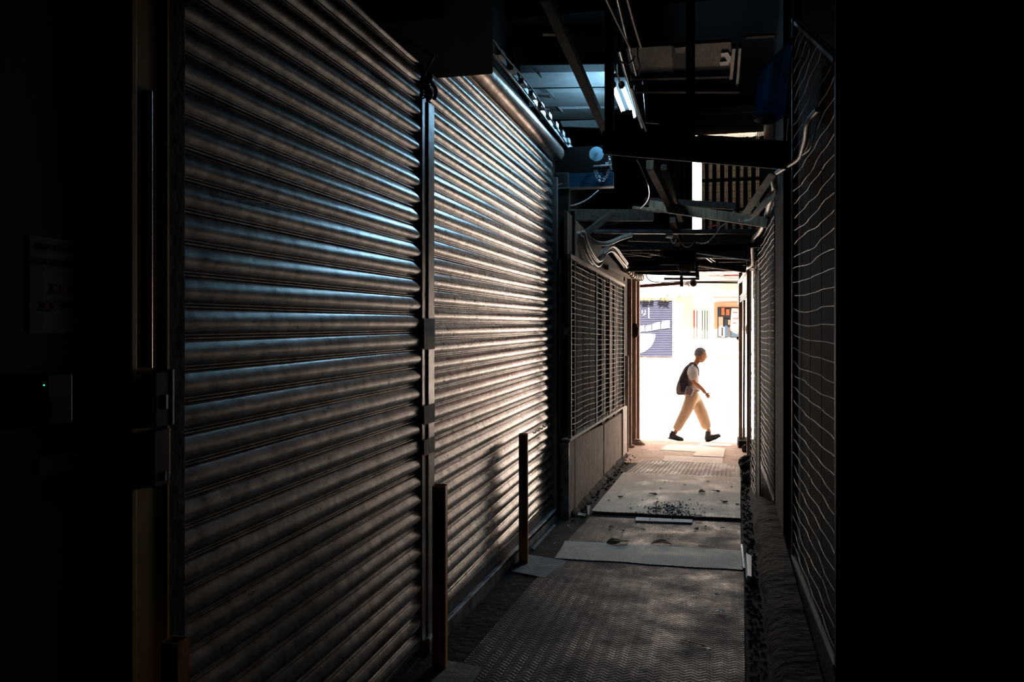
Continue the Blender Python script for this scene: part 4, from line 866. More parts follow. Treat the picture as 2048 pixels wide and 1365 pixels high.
# steel bracket beam at the end of the drum, with disc and chains
bs = thing('steel_bracket', 'blue painted steel beam bracket at the far end of the shutter drum', 'bracket', (-1.0, 6.5, 2.64))
xr_ = P(1226,340,6.45).x
MB().box(-1.25, xr_, 6.48, 6.52, P(1170,374,6.5).z, P(1170,345,6.5).z).build('beam', M['blue_steel'], bs, bevel=.003)
MB().box(-1.25, xr_-.02, 6.50, 6.53, P(1170,345,6.5).z, P(1170,290,6.5).z).build('back_plate', M['soot'], bs)
MB().box(-1.25, xr_, 6.44, 6.53, P(1170,376,6.5).z, P(1170,374,6.5).z).build('lower_flange', M['rail'], bs)
c0 = P(1193,308,6.2)
wh = thing('round_disc', 'round pale blue disc with a crossed centre hanging by the blue bracket', 'disc', c0)
MB().tube([c0, c0 + FWD*.012], .056, 28).build('disc', M['disc'], wh)
m = MB(); 
for a in (.6, .6+math.pi/2): v = RGT*math.cos(a)+UPV*math.sin(a); m.beam(c0-FWD*.002-v*.013, c0-FWD*.002+v*.013, .003, .003, FWD)
m.tube([c0 - FWD*.002 + (RGT*math.cos(k*math.pi/8)+UPV*math.sin(k*math.pi/8))*.015 for k in range(17)], .0012, 4)
m.build('hub_mark', M['paper'], wh)
MB().tube([c0+FWD*.01, c0+FWD*.28], .012, 8).build('axle', M['rail_dark'], wh)
def chain(pts, l, r=.008):
    m = MB(); sp_ = spline(pts, 8); acc = 0; k = 0
    for a, b in zip(sp_[:-1], sp_[1:]):
        acc += (b-a).length
        if acc > r*2.3:
            acc = 0; k += 1; t = (b-a).normalized(); n1 = t.cross(FWD).normalized() if k % 2 else FWD
            m.tube([a + t*r*1.5*math.cos(j*math.pi/4) + n1*r*.8*math.sin(j*math.pi/4) for j in range(9)], r*.28, 4)
    return m.build('hoist_chain', M['chain'], None, lab=l, cat='chain', group='hoist chains')
chain([P(1189,338,6.3), P(1192,352,6.3), P(1199,362,6.3), P(1208,361,6.3), P(1215,352,6.3), P(1218,338,6.3)], 'silver chain in the widest loop below the pale blue disc')
chain([P(1192,340,6.28), P(1197,352,6.28), P(1206,357,6.28), P(1213,350,6.28), P(1216,340,6.28)], 'silver chain in the inner loop below the pale blue disc')
chain([P(1217,312,6.26), P(1222,325,6.26), P(1223,337,6.26), P(1219,330,6.26), P(1217,316,6.26)], 'short silver chain right of the pale blue disc')
MB().box(P(1209,330,6.4).x, P(1215,330,6.4).x, 6.44, 6.47, P(1210,332,6.4).z, P(1210,322,6.4).z).build('hook_plate', M['chain'], bs)
m = MB(); m.ball(P(1206,338,6.42), .045, .04, .035, 12, 7); m.tube([P(1187,336,6.31), P(1223,334,6.28)], .02, 10); m.build('gear_case', M['rail_dark'], bs)
m = MB(); m.tube(spline([P(1112,376,6.45), P(1116,371,6.45), P(1125,368,6.45)], 4) + [], .006, 6); m.build('cable', M['rail'], bs)
# ================================================================== RIGHT SIDE
RB = math.radians(1.75)
def rw(px, py, off):                                        # right wall plane, off metres right of the camera line, opening with the wall
    r = ray(px, py); t = off / (r.x - .0305 * r.y); return CAM + r * t
def rwd(px, off): return rw(px, HZ, off).y
# kerb
m = MB(); NK = 150; ks = []
for i in range(NK+1):
    y = 2.0 + i*10.8/NK; j = noise.noise(V(y*3,5,0)); j2 = noise.noise(V(y*7,1,2)); j3 = noise.noise(V(y*1.7,9,2)); f0 = fz(y); off = .0305*y
    for (o_, z_) in ((.13+.02*j, -.05), (.15+.025*j+.01*j2, .035+.02*j2), (.18+.02*j2, .06+.02*j3+.01*j2), (.23+.02*j, .075+.02*j3), (.32, .08+.02*j2)): ks.append((off+o_, y, f0+z_))
m.add(ks, [(i*5+k, (i+1)*5+k, (i+1)*5+k+1, i*5+k+1) for i in range(NK) for k in range(4)], True)
m.build('kerb', M['kerb'], None, lab='rough stone kerb along the right side under the mesh panels', cat='kerb')
def mesh_right(xa, xb, offa, offb, ytop_a, ytop_b, zbot, sp, lab, backing, frame_mat, wire_mat, seed, nv, wr=.0021, sagk=1.0, lean=0):
    A_ = rw(xa, HZ, offa); B_ = rw(xb, HZ, offb)           # xa = far side, xb = near side
    da = (A_-CAM).dot(FWD); db = (B_-CAM).dot(FWD); zta = EYE + (HZ-ytop_a)*da/FPX; ztb = EYE + (HZ-ytop_b)*db/FPX
    r = thing('wire_mesh_panel', lab, 'mesh panel', V((A_.x+B_.x)/2, (A_.y+B_.y)/2, zbot))
    rnd = random.Random(seed); m = MB(); n = int((max(zta,ztb)-zbot)/sp); nrm = (B_-A_).cross(UZ).normalized()
    if nrm.x > 0: nrm = -nrm
    for i in range(1, n):
        z = zbot + i*sp; pts = []; sag = sagk*rnd.uniform(.004,.03); kink = rnd.choice((0,0,0,1)); ph = rnd.uniform(0,6)
        for j in range(13):
            t = j/12; p = A_.lerp(B_, t); zz_ = z + lean*(t-.5) - sag*math.sin(math.pi*min(t*1.3,1)) + kink*.008*math.sin(t*9+ph)
            if zz_ > zta + (ztb-zta)*t: break
            pts.append(V(p.x, p.y, zz_) + nrm*(.004*math.sin(j*1.7+ph)))
        if len(pts) > 2: m.tube(pts, wr, 4, False)
    for k in range(1, nv):
        p = A_.lerp(B_, k/nv); m.tube([V(p.x,p.y,zbot), V(p.x,p.y,zta+(ztb-zta)*k/nv)], wr*.55, 4, False)
    m.build('wire_grid', wire_mat, r)
    f = MB(); 
    f.beam(V(A_.x,A_.y,zbot), V(A_.x,A_.y,zta), .014, .014, V(0,1,0)); f.beam(V(B_.x,B_.y,zbot), V(B_.x,B_.y,ztb), .008, .008, V(0,1,0))
    f.beam(V(A_.x,A_.y,zta), V(B_.x,B_.y,ztb), .02, .02); f.beam(V(A_.x,A_.y,zbot), V(B_.x,B_.y,zbot), .02, .02)
    f.build('frame', frame_mat, r)
    if backing:
        b = MB(); g = -nrm*.03; b.slab([V(A_.x,A_.y,zbot)+g, V(B_.x,B_.y,zbot)+g, V(B_.x,B_.y,ztb)+g, V(A_.x,A_.y,zta)+g], .01, -nrm); b.build('backing_sheet', backing, r)
    return r
M['blue_sheet'] = mat('dark blue sheet', (.006,.011,.020), .9, 0, (.011,.019,.032), 6, bump=.2, spec=.03)
mesh_right(1501.5, 1512, .145, .175, 540, 540, fz(10)+.02, .062, 'narrow strip of rusty mesh nearest the right side of the alley mouth', M['wood_dark'], M['frame_tan'], M['wire'], 1, 2)
mesh_right(1514, 1549, .24, .32, 482, 400, fz(8)+.10, .062, 'wire mesh panel over dark blue sheeting, left of the black post', M['blue_sheet'], M['rail_dark'], M['wire'], 2, 6)
mesh_right(1586, 1671, .33, .39, 40, 120, fz(4)+.08, .078, 'nearest wire mesh panel at right, its near edge catching light', M['soot'], M['wire'], M['wire'], 3, 4, .0019, .8, -.02)
# black post between the panels
p0 = rw(1551, HZ, .31); p1 = rw(1564, HZ, .335)
m = MB(); 
Q0 = rw(1550.5, HZ, .318); Q1 = rw(1566.5, HZ, .318); 
m.hexa([V(Q0.x, Q0.y, -.1), V(Q0.x+.09, Q0.y, -.1), V(Q1.x+.09, Q1.y, -.1), V(Q1.x, Q1.y, -.1)], [V(Q0.x, Q0.y, 3.9), V(Q0.x+.09, Q0.y, 3.9), V(Q1.x+.09, Q1.y, 3.9), V(Q1.x, Q1.y, 3.9)])
m.build('black_post', M['soot'], None, lab='black post between the two right-hand wire mesh panels', cat='post')
# things seen in the slot right of the black post
sd = 6.0
sb = thing('slot_frame', 'narrow dark slot frame with a bright gap between post and near mesh', 'frame', P(1575, 560, sd))
MB().slab([P(1566,562,sd), P(1606,562,sd), P(1606,1040,sd), P(1566,1040,sd)], .03, FWD).build('lower_board', M['wood_dark'], sb)
MB().slab([P(1566,0,sd), P(1606,0,sd), P(1606,448,sd), P(1566,448,sd)], .03, FWD).build('upper_board', M['wall_dark'], sb)
MB().slab([P(1583,446,sd), P(1606,446,sd), P(1606,564,sd), P(1583,564,sd)], .03, FWD).build('side_board', M['wall_dark'], sb)
MB().slab([P(1568,470,sd-.02), P(1584,470,sd-.02), P(1584,475,sd-.02), P(1568,475,sd-.02)], .02, FWD).build('crossbar', M['cyl'], sb)
m = MB(); 
for k in range(3): m.tube(spline([P(1567,508+6*k,sd-.03), P(1573,516+5*k,sd-.03), P(1579,509+7*k,sd-.03), P(1585,518+4*k,sd-.03)], 4), .004, 5)
for y in (548, 553): m.tube([P(1566,y,sd-.03), P(1585,y+1,sd-.03)], .005, 5)
m.build('tangled_wires', M['cable_dark'], sb)
MB().slab([P(1570,474,sd+.4), P(1581,474,sd+.4), P(1580,512,sd+.4), P(1570,512,sd+.4)], .01, FWD).build('hanging_cloth', M['paper'], sb)
# roof of side space kept open to daylight behind the slot
# far-right posts at the mouth
mouth('door_post', 1477.5, 1485, 545, 905, 12.4, .08, 'post_tan', 'dark post on a small block at the right of the alley mouth')
MB().tube([P(1488.5,600,12.0), P(1487.5,888,12.0)], .018, 10).build('drain_pipe', M['pvc'], None, lab='pale slim pipe between the two posts at the right of the mouth', cat='pipe')
q = F(1497.5, 918); dq = (q-CAM).dot(FWD); qt = P(1498.5, 490, dq)
MB().box(q.x-.025, q.x+.025, q.y, q.y+.05, fz(q.y)-.01, qt.z).build('door_post', M['post_tan'], None, bevel=.003, lab='brown post nearest the camera at the right of the mouth', cat='post')
m = MB(); a = F(1482, 893); m.box(a.x-.05, a.x+.10, a.y-.3, a.y+.2, fz(a.y)-.02, fz(a.y)+.12); m.build('footing_block', M['kerb'], None, bevel=.02, lab='pale footing block under the dark right mouth post', cat='block')
for i, (x, y, s) in enumerate(((1493,930,.10), (1499,942,.12), (1502,968,.10), (1496,905,.09))):
    MB().ball(F(x, y) + V(0,0,.05), s, s*1.2, s*.7, 9, 6, .5, i*3).build('rough_stone', M['kerb'], None, lab=('rough tan stone by the right posts, %s' % ['second from the mouth', 'third from the mouth', 'nearest the camera', 'nearest the mouth'][i]), cat='stone', group='rough stones at the right')
# thin white slivers between the posts are the street itself; papers on the posts
mpst = thing('hanging_poster', 'crumpled white printed sheet hanging on the dark right mouth post', 'poster', P(1470,673,12.25))
m = MB(); vs = []; 
for j in range(9):
    for i_ in range(6):
        u = i_/5; t = j/8; x = 1463 + u*15 - 3*t*(1-u) + (2 if j == 8 else 0)*(1-u); y = 617 + t*(46 + 10*u*(1-.3*u)); vs.append(P(x, y, 12.3 + .03*math.sin(u*6+t*4)))
m.add(vs, [(j*6+i_, j*6+i_+1, (j+1)*6+i_+1, (j+1)*6+i_) for j in range(8) for i_ in range(5)], True)
M['poster'] = frosted((.75,.68,.68), (.7,.6,.6), .7)
o = m.build('sheet', M['poster'], mpst); o.modifiers.new('t','SOLIDIFY').thickness = .002
m = MB(); rnd = random.Random(2)
for (y, n) in ((625,3), (637,4), (646,4)):
    for k in range(n): glyph(m, P(1466+k*3, y+2, 12.24), .022, rnd, RGT, UZ, -FWD, .16)
m.build('print', M['ink_red'], mpst)
m = MB(); m.ball(P(1478.5,677,12.2), .045, .03, .03, 8, 5); m.build('clamp', M['cyl'], None, lab='small dark clamp on the right mouth post below the sheet', cat='clamp')
m = MB(); m.slab([P(1491,655,11.6), P(1496,645,11.6), P(1500,650,11.6), P(1500,676,11.6), P(1492,668,11.6)], .02, FWD); m.build('bag_scrap', M['card'], None, lab='tan bag scrap caught between the right mouth posts', cat='scrap')
for i, (y0_, y1_) in enumerate(((598,574), (603,579), (608,585))):
    MB().tube([P(1477,y0_,12.1), P(1500,y1_,11.2)], .016, 8).build('bundled_pipe', M['pvc'], None, lab='short pale slanting pipe, %s of the three lashed to the right posts' % ['top', 'middle', 'bottom'][i], cat='pipe', group='three lashed pipes')
# big conduit down the right
MB().tube(spline([P(1549,346,5.0), P(1547,362,5.1), P(1549,380,5.3), P(1541,402,5.9), P(1535,425,6.6), P(1527,450,7.3), P(1518,466,8.0), P(1507,477,8.6), P(1505,495,9.0), P(1506,525,9.5), P(1500,533,9.8), P(1492,538,10.3), P(1491,545,10.6), P(1482,560,11.5), P(1478,567,12.2)], 5), .022, 10).build('bent_conduit', M['pvc'], None, lab='long bent pale conduit running down beside the right wire mesh to the mouth', cat='conduit')
MB().tube(spline([P(1636,219,3.4), P(1624,232,3.5), P(1614,250,3.6), P(1611,275,3.8), P(1605,297,4.0), P(1598,316,4.2), P(1575,332,4.5), P(1553,346,4.9)], 5), .013, 8).build('bent_conduit', M['pvc'], None, lab='lit curved conduit in front of the near right mesh, above the big beam', cat='conduit')
MB().tube(spline([P(1632,255,3.5), P(1625,285,3.6), P(1618,300,3.7), P(1605,310,3.9)], 5), .004, 6).build('loose_wire', M['cable'], None, lab='thin wire beside the lit curved conduit', cat='wire')
MB().tube([P(1712,84,3.2), P(1705,108,3.2), P(1694,124,3.2)], .006, 6).build('rod_end', M['pvc'], None, lab='short lit rod high at the right against the dark', cat='rod')
wire('loose_wire', [P(1578,235,4.4), P(1575,270,4.5), P(1574,300,4.5), P(1578,310,4.5)], .004, 'cable', 'thin hanging loop left of the lit curved conduit')
# near right: corrugated metal gate facing the camera
gr = thing('corrugated_gate', 'black corrugated metal gate filling the right edge of the photo', 'gate', P(1860, 1300, 3.3))
m = MB(); q0 = P(1676, HZ, 3.25); q1 = P(2120, HZ, 3.25); n = 150; vs = []
for z in (-.2, 4.2):
    for i_ in range(n+1):
        p = q0.lerp(q1, i_/n); k = .009*abs(math.sin(i_*math.pi/5)); vs.append(V(p.x, p.y, z) - FWD*k)
m.add(vs, [(i_, i_+1, n+2+i_, n+1+i_) for i_ in range(n)]); M['gate'] = mat('black gate sheet', (.03,.028,.027), .35, .4, (.06,.05,.045), 5, bump=.1); m.build('corrugated_sheet', M['gate'], gr)
MB().beam(P(1674,706,3.22), P(2130,707,3.22), .03, .018).build('mid_rail', M['rail_dark'], gr)
MB().beam(P(1676,-300,3.22), P(1676,1500,3.22), .02, .03, V(0,1,0)).build('stile', M['cyl'], gr)
m = MB()
for k in range(5): m.tube([P(1700+60*k, 820+20*k, 3.19), P(1760+60*k, 880+36*k, 3.19)], .002, 4)
m.build('scratch_wires', M['wire_dark'], gr)
# ================================================================== STREET SIDE: the building opposite
YF = 20.0
def fp(px, py, dy=0): return atY(px, py, YF - dy)
shop = thing('shop_building', 'sunlit white building across the street, seen through the alley mouth', 'building', (0, YF, STREET))
MB().box(-10, 10, YF, YF+.3, STREET, 5.55).build('wall', M['facade'], shop)
MB().box(-10, 10, YF-.05, YF+.3, 5.55, 9).build('upper_wall', M['orange_frame'], shop, lab='brown upper wall')  # made-up upper storey, turns the white gable slot tan
def fbox(name, xa, xb, ya, yb, proud, th, mt, par, lab=None):
    a = fp(xa, yb); b = fp(xb, ya); return MB().box(a.x, b.x, YF-proud-th, YF-proud, a.z, b.z).build(name, M[mt], par, lab=lab)
fbox('pilaster', 1352, 1386, 590, 716, 0.002, .05, 'cream', shop, 'cream painted pilaster')
fbox('kick_board', 1240, 1510, 718, 722, .002, .04, 'facade', shop)
# window with coloured slips
wn = fbox('striped_window', 1386, 1420, 616, 684, .002, .03, 'facade', shop)
for i, (x, mt, w_) in enumerate(((1388.5,'red',3.0), (1394,'olive',1.6), (1399.5,'cream',1.8), (1404.5,'olive',1.5), (1409.5,'olive',1.8), (1414.5,'olive',1.6), (1418.7,'olive',.6))):
    fbox('upright_slip', x-w_/2, x+w_/2, 621 if i else 621, 679, .034, .02, mt, wn)
# orange framed window
ow = fbox('orange_window', 1428, 1485, 606, 713, .002, .05, 'orange_frame', shop, 'orange framed window')
fbox('pane', 1435, 1483, 615, 674, .054, .01, 'glass', ow)
M['dim_panel'] = mat('dim lower glass', (.07,.075,.085), .8, 0, (.12,.11,.11), 3, spec=.05)
fbox('lower_panel', 1434, 1484, 675, 701, .054, .012, 'dim_panel', ow)
fbox('window_sill', 1426, 1484, 702, 712, .054, .03, 'facade', ow)
for (xa, xb, ya, yb, mt) in ((1437,1441,616,632,'teal'), (1442.5,1449,616,631,'amber'), (1452,1459,619,631,'amber'), (1437,1446,634,673,'wood_red'), (1449,1455,638,674,'teal'), (1456,1460,640,650,'orange_frame'), (1443,1449,655,674,'paper'), (1462,1480,640,674,'teal')):
    fbox('displayed_object', xa, xb, ya, yb, .066, .02, mt, ow)
MB().beam(fp(1426,595.5,.3), fp(1490,595.5,.3), .35, .025).build('canopy_edge', M['frame_tan'], shop)
# pink tiled awning above
m = MB(); a = fp(1396,540); b = fp(1500,557); 
m.hexa([(a.x,YF-.9,b.z),(b.x+1,YF-.9,b.z),(b.x+1,YF-.01,b.z+.1),(a.x,YF-.01,b.z+.1)], [(a.x,YF-.9,b.z+.05),(b.x+1,YF-.9,b.z+.05),(b.x+1,YF-.01,a.z+.5),(a.x,YF-.01,a.z+.5)])
m.build('tiled_awning', M['pink'], shop, bevel=.01)
fbox('brown_sign', 1447, 1482, 551, 554, .92, .03, 'frame_tan', shop)
# shop shutter with lettering
ss = thing('shop_shutter', 'grey-blue shop shutter with white characters on the building opposite', 'shutter', (fp(1310,713).x, YF-.05, fp(1310,713).z))
a = fp(1240, 713); b = fp(1345.5, 601); m = MB(); n = 32; vs = []; 
for i_ in range(n*4+1):
    z = a.z + (b.z-a.z)*i_/(n*4); y = YF-.06 - .022*abs(math.sin(i_*math.pi/4)); vs += [(a.x, y, z), (b.x, y, z)]
m.add(vs, [(2*i_, 2*i_+1, 2*i_+3, 2*i_+2) for i_ in range(n*4)], False); m.build('slat_curtain', M['shop_shutter'], ss)
fbox('frame_edge', 1345.5, 1351, 590, 715, .002, .1, 'facade', ss)
YS = YF-.09
def sp(px, py): return atY(px, py, YS)
m = MB(); text_mb(m, 'リ', sp(1281,631), V(1,0,0), UZ, .16, .004); m.slab([sp(1297,637), sp(1298.6,637), sp(1298.6,616), sp(1297,616)], .004, (0,-1,0)); m.build('upper_characters', M['white'], ss)
m = MB()
for (xa, xb, ya0, ya1, yb0, yb1) in ((1276,1288.6,653,651,664.5,663), (1290.8,1302,651.5,650,663.5,661.5), (1304.2,1320,648,644.5,661.5,658), (1322.6,1339,643.5,641.5,658,656)):
    m.slab([sp(xa,yb0), sp(xb,yb1), sp(xb,ya1), sp(xa+1,ya0)], .004, (0,-1,0))
m.build('character_plates', M['white'], ss)
m = MB(); YS -= .007; text_mb(m, '5', sp(1294,661), V(1,0,.0), UZ, .12, .002); rnd = random.Random(8)
for x in (1308, 1326): glyph(m, sp(x, 657), .11, rnd, V(1,0,0), UZ, V(0,-1,0), .08)
m.build('character_strokes', M['shop_shutter'], ss); YS += .007
m = MB(); pts = [sp(1262,667)]; 
for k in range(13):
    th = math.radians(-2 - k*6.5*1.05); cx, cyy, R_ = 1270, 667, 41; pts.append(sp(cx + R_*math.cos(th)*.99, 667 - R_*math.sin(th)))
pts.append(sp(1262, 708)); m.slab(pts, .004, (0,-1,0)); m.build('white_half_disc', M['white'], ss)
# drooping leaves above the shop shutter
rnd = random.Random(31)
for gi, (x0, x1, y0_, y1_) in enumerate(((1278,1284,594,599), (1289,1299,592,600), (1304,1309,592,599), (1320,1340,592,600))):
    m = MB()
    for k in range(int((x1-x0)*5)):
        c = fp(rnd.uniform(x0,x1), rnd.uniform(y0_,y1_), .13 + rnd.uniform(0,.08)); a1 = rnd.uniform(0,6.28); s = rnd.uniform(.03,.06)
        u = V(math.cos(a1), rnd.uniform(-.3,.3), math.sin(a1))*s; v = V(-math.sin(a1), rnd.uniform(-.3,.3), math.cos(a1))*s*.45
        m.add([c-u, c+v, c+u, c-v], [(0,1,2,3)])
    m.build('hanging_foliage', M['leaf'], None, lab='clump of yellow-green foliage above the shop shutter, %s from the left' % ['first','second','third','fourth and widest'][gi], cat='plant', group='foliage clumps over the shop shutter')
MB().beam((-4, YF-.06, fp(1310,590).z), (0, YF-.15, fp(1310,590).z), .12, .02).build('planter_ledge', M['facade'], shop)
MB().tube([atY(1444,733,YF-1), atY(1444,768,YF-1)], .012, 6).build('downpipe', M['concrete_light'], shop)
# ================================================================== PERSON
DP = 13.8; PS = DP / FPX
FZ = P(1390, 886, DP).z
pr = thing('person', 'person in pale shirt and tan trousers with black rucksack striding right across the alley mouth', 'person', (P(1390,886,DP).x, P(1390,886,DP).y, STREET))
PO = Vector(pr.location)
def J(x, y, o=0): return P(x, y, DP + o) + V(0, 0, 0)
def skin(name, verts, edges, radii, mt, parent, root=0, sub=2):
    me = bpy.data.meshes.new(name); me.from_pydata([v - PO for v in verts], edges, []); me.materials.append(M[mt])
    o = bpy.data.objects.new(name, me); COL.objects.link(o); o.parent = parent
    me.skin_vertices or None
    sk = o.modifiers.new('skin', 'SKIN'); sk.use_smooth_shade = True
    lay = me.skin_vertices[0].data if me.skin_vertices else None
    if lay is None:
        bm = bmesh.new(); bm.from_mesh(me); bm.verts.layers.skin.verify(); bm.to_mesh(me); bm.free(); lay = me.skin_vertices[0].data
    for i, r in enumerate(radii):
        lay[i].radius = r if isinstance(r, tuple) else (r, r); lay[i].use_root = (i == root)
    s2 = o.modifiers.new('sub', 'SUBSURF'); s2.levels = sub; s2.render_levels = sub
    return o
# body
bv = [J(1385,787), J(1384,772), J(1383,755), J(1385,740), J(1390,730), J(1395,722), J(1399,714), J(1402,706),      # pelvis..head
      J(1384,740,-.17), J(1387,764,-.22), J(1403,777,-.24), J(1412.5,788.5,-.242),                                       # near arm
      J(1387,741,.17), J(1379,764,.22), J(1374,783,.24),                                                            # far arm
      J(1384,790,-.09), J(1371,826,-.09), J(1352,862,-.08),                                                         # near (trailing) leg
      J(1387,790,.09), J(1404,826,.09), J(1418,862,.09),
      J(1348,872,-.08), J(1361,878,-.08), J(1416,872,.09), J(1432,873,.09)]
be = [(0,1),(1,2),(2,3),(3,4),(4,5),(5,6),(6,7),(3,8),(8,9),(9,10),(10,11),(3,12),(12,13),(13,14),(0,15),(15,16),(16,17),(0,18),(18,19),(19,20),(17,21),(21,22),(20,23),(23,24)]
brd = [.12,.11,.125,.12,.065,.055,.075,.07, .055,.045,.037,.033, .055,.045,.036, .085,.055,.038, .085,.055,.038, .035,.03,.035,.03]
body = skin('body', bv, be, brd, 'skin', pr)
# head: shaped skull with nose, brow, chin, ears
hd = MB(); hc = J(1401.5, 711); fw = RGT
def hp(f, s, u): return hc + (RGT*f + FWD*s + V(0,0,u))*1.1       # forward, sideways, up
n, mm2 = 20, 16; vs = []; 
for i_ in range(mm2+1):
    ph = -math.pi/2 + math.pi*i_/mm2
    for k in range(n):
        th = 2*math.pi*k/n; f = math.cos(ph)*math.cos(th); s = math.cos(ph)*math.sin(th); u = math.sin(ph)
        R1 = .098; fx_ = f*R1*(1.0 + .05*(f < 0)); sx = s*.074; ux_ = u*.118
        if u < -.2: fx_ *= 1 + .35*(u+.2) if f < 0 else 1 + .15*(u+.2); sx *= 1 + .35*(u+.2)
        if f > .85 and -.35 < u < .12: fx_ += .018*(1-abs(u+.2)*2.4) * (1 if abs(s) < .35 else 0)
        if f > .8 and .12 < u < .3: fx_ += .004
        if f > .7 and -.75 < u < -.6: fx_ += .010
        if .08 < u < .25 and f > .8 and abs(s) > .2: fx_ -= .004
        vs.append(hp(fx_*math.cos(.12) + ux_*math.sin(.12)*0 , sx, ux_ - .10*fx_))
fs = [(i_*n+k, i_*n+(k+1)%n, (i_+1)*n+(k+1)%n, (i_+1)*n+k) for i_ in range(mm2) for k in range(n)]
hd.add(vs, fs, True)
hd.add([hp(.095,0,.015), hp(.118,0,-.022), hp(.09,.016,-.028), hp(.09,-.016,-.028)], [(0,1,2),(0,3,1),(1,3,2)])
for sg in (-1, 1):
    hd.ball(hp(-.004, sg*.078, -.008), .018, .008, .03, 8, 6)
head = hd.build('head', M['skin'], pr, weld=True)
m = MB()
for sg in (-1, 1): m.ball(hp(.083, sg*.03, .016), .009, .008, .007, 8, 6)
m.build('eyes', M['paper'], head); m = MB()
for sg in (-1, 1): m.slab([hp(.094,sg*.018,.035), hp(.085,sg*.045,.036), hp(.084,sg*.045,.042), hp(.094,sg*.018,.042)], .004, RGT)
m.build('eyebrows', M['hair'], head)
MB().slab([hp(.088,-.022,-.058), hp(.088,.022,-.058), hp(.090,.02,-.051), hp(.090,-.02,-.051)], .003, RGT).build('mouth', M['pink'], head)
hm = MB(); vs = []
for i_ in range(9):
    ph = math.radians(-4 + i_*11.6)
    for k in range(20):
        th = 2*math.pi*k/20; f = math.cos(ph)*math.cos(th); s = math.cos(ph)*math.sin(th); u = math.sin(ph)
        if f > .15 and u < .52: u2 = .52; sc = math.sqrt(1-u2*u2)/max(.2, math.sqrt(f*f+s*s)); f *= sc; s *= sc; u = u2
        jit = 1 + .04*noise.noise(V(f*5, s*5, u*5))
        vs.append(hp(f*.107*jit, s*.083*jit, u*.128*jit - .010*f))
hm.add(vs, [(i_*20+k, i_*20+(k+1)%20, (i_+1)*20+(k+1)%20, (i_+1)*20+k) for i_ in range(8) for k in range(20)], True); hm.add([vs[160+k] for k in range(20)], [tuple(range(20))])
hm.build('hair', M['hair'], pr)
# hand with five fingers
def hand(c, dr, up, side, palm_d, name='hand'):
    dr = dr.normalized(); up = (up - dr*up.dot(dr)).normalized(); sd_ = dr.cross(up)*side
    vs = [c, c + dr*.04, c + dr*.08]; es = [(0,1),(1,2)]; rs = [(.022,.028),(.024,.036),(.02,.036)]
    for k, L in enumerate((.070,.080,.075,.058)):
        b = c + dr*.085 + up*(.028 - k*.019); p = len(vs)
        vs += [b, b + dr*L*.45 + sd_*.008, b + dr*L*.75 + sd_*.024, b + dr*L*.92 + sd_*.042]; es += [(2,p),(p,p+1),(p+1,p+2),(p+2,p+3)]; rs += [.0095,.009,.0085,.007]
    p = len(vs); b = c + dr*.03 + up*.03; vs += [b + up*.012, b + up*.03 + dr*.03 + sd_*.01, b + up*.036 + dr*.058 + sd_*.02]; es += [(1,p),(p,p+1),(p+1,p+2)]; rs += [.012,.010,.008]
    return skin(name, vs, es, rs, 'skin', pr, 0, 1)
hand(J(1411,787,-.24), J(1419,796,-.26)-J(1411,787,-.24), V(0,0,1)+RGT, -1, 0)
hand(J(1374,783,.24), J(1372,794,.24)-J(1374,783,.24), RGT, 1, 0)
# shirt, trousers
skin('shirt', [J(1385,788), J(1384,773), J(1382.5,757), J(1384.5,743), J(1389,733), J(1384,741,-.16), J(1387,752,-.2), J(1389,763,-.215), J(1387,742,.16), J(1382,753,.2), J(1380,762,.215)],
     [(0,1),(1,2),(2,3),(3,4),(3,5),(5,6),(6,7),(3,8),(8,9),(9,10)], [(.155,.16),.14,.15,.14,.082,.100,.090,.084,.100,.090,.084], 'shirt', pr)
skin('trousers', [J(1385,780), J(1384,792), J(1383,797,-.09), J(1372,824,-.09), J(1361,844,-.085), J(1351,862,-.08), J(1389,797,.09), J(1401,820,.09), J(1409,842,.09), J(1415.5,861,.09)],
     [(0,1),(1,2),(2,3),(3,4),(4,5),(1,6),(6,7),(7,8),(8,9)], [(.135,.15),(.14,.155),.12,.103,.088,.072,.128,.118,.105,.098], 'trousers', pr)
MB().tube([J(1385,783)+V(0,0,0), J(1385,780)], .13, 20).build('belt', M['strap'], pr)
# boots
def boot(name, heel, toe, ankle, lab=None):
    m = MB(); d = (toe-heel); L = d.length; d.normalize(); up = V(0,0,1) - d*d.z; up.normalize(); sd_ = d.cross(up)
    prof = [(0,.045,.07),(.12,.046,.10),(.28,.046,.105),(.42,.044,.085),(.6,.050,.070),(.8,.052,.064),(.94,.044,.056),(1.0,.028,.040)]; vs = []
    for (t, wd, h) in prof:
        c = heel + d*L*t
        for k in range(12):
            a = 2*math.pi*k/12; y_ = math.sin(a); vs.append(c + sd_*math.cos(a)*wd + up*(h/2 + h/2*max(y_,-.92)))
    m.add(vs, [(i_*12+k, i_*12+(k+1)%12, (i_+1)*12+(k+1)%12, (i_+1)*12+k) for i_ in range(7) for k in range(12)], True)
    m.add([vs[k] for k in range(12)], [tuple(range(12))]); m.add([vs[84+k] for k in range(12)], [tuple(range(12))])
    m.tube([heel + d*L*.2 + up*.06, ankle], [.052,.048], 12)
    b = m.build(name, M['boot'], pr)
    s = MB(); s.slab([heel - d*.008 - sd_*.045 - up*.012, heel + d*L*.6 - sd_*.056 - up*.012, toe - sd_*.02 - up*.004, toe + sd_*.02 - up*.004, heel + d*L*.6 + sd_*.056 - up*.012, heel - d*.008 + sd_*.045 - up*.012], .014, up)
    s.build('sole', M['cyl'], b)
boot('boot', J(1337,876.5,-.08), J(1366,882.5,-.08), J(1348,864,-.08))
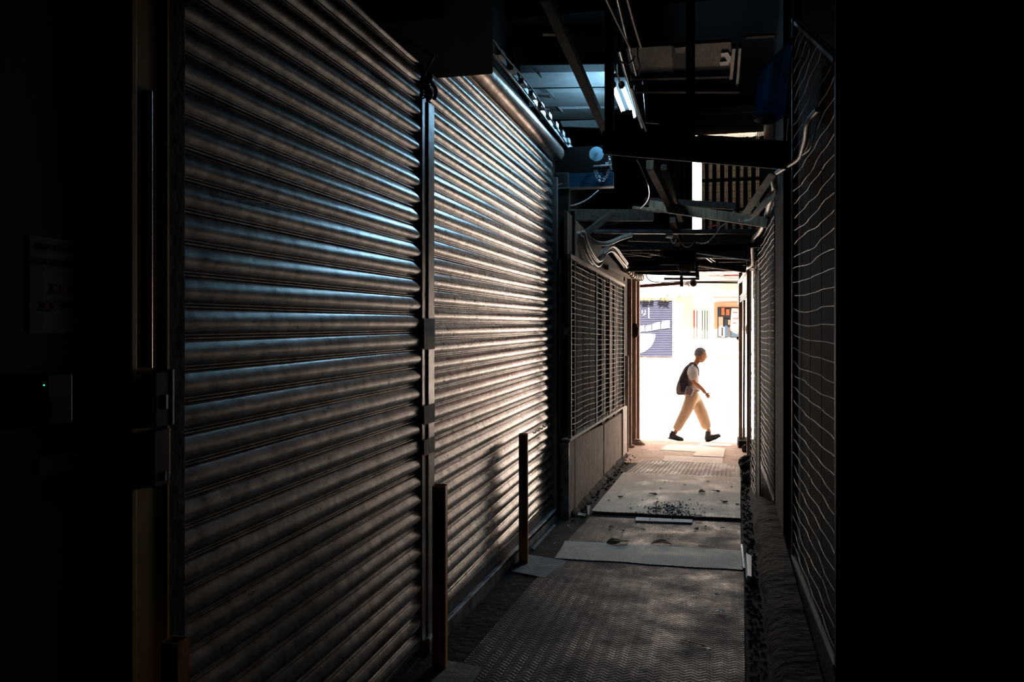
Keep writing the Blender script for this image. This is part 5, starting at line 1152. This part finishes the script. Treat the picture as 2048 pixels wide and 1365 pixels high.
boot('boot', J(1412,884,.09), J(1441,873,.09), J(1416.5,863,.09))
# rucksack
def pack(name, outline, o0, o1, mt, par, round_=0):
    """outline in the walking plane given the depth of a real bag, with domed sides"""
    m = MB(); k = len(outline); cx = sum(p[0] for p in outline)/k; cy_ = sum(p[1] for p in outline)/k; rings = [(o0, .72), (o0+.03, .93), ((o0+o1)/2, 1.0), (o1-.03, .93), (o1, .72)]; vs = []
    for (o, s) in rings:
        for (x, y) in outline: vs.append(J(cx+(x-cx)*s, cy_+(y-cy_)*s, o))
    m.add(vs, [(r_*k+i_, r_*k+(i_+1)%k, (r_+1)*k+(i_+1)%k, (r_+1)*k+i_) for r_ in range(4) for i_ in range(k)], True)
    m.add([vs[i_] for i_ in range(k)], [tuple(range(k))]); m.add([vs[4*k+i_] for i_ in range(k)], [tuple(range(k))]); return m.build(name, M[mt], par)
rk = pack('rucksack', [(1379,728),(1384,729),(1382,740),(1376,752),(1374,765),(1375,780),(1372,790),(1366,791),(1356,791),(1352.5,788),(1351.5,778),(1354,768),(1360,752),(1367,738),(1373,731)], -.15, .15, 'pack', pr)
pack('side_pocket', [(1355,768),(1361,766),(1362,788),(1355,788)], -.18, -.13, 'strap', rk)
pack('waist_pouch', [(1374,772),(1383,773),(1389,779),(1385,791),(1380,794),(1369,790),(1370,780)], -.26, -.15, 'strap', pr)
m = MB(); pts = spline([J(1377,733,-.14), J(1384,726.5,-.145), J(1390,729,-.16), J(1395,739,-.175), J(1396,750,-.18), J(1391,761,-.175), J(1383,767,-.165), J(1375,768,-.15)], 6)
for a, b in zip(pts[:-1], pts[1:]): m.beam(a, b, .05, .012, (a-hc).normalized())
m.build('shoulder_strap', M['strap'], rk)
m = MB(); pts = spline([J(1377,733,.12), J(1384,727,.14), J(1391,731,.15), J(1396,741,.15), J(1394,755,.15), J(1384,766,.15)], 6)
for a, b in zip(pts[:-1], pts[1:]): m.beam(a, b, .05, .012, (a-hc).normalized())
m.build('shoulder_strap', M['strap'], rk)
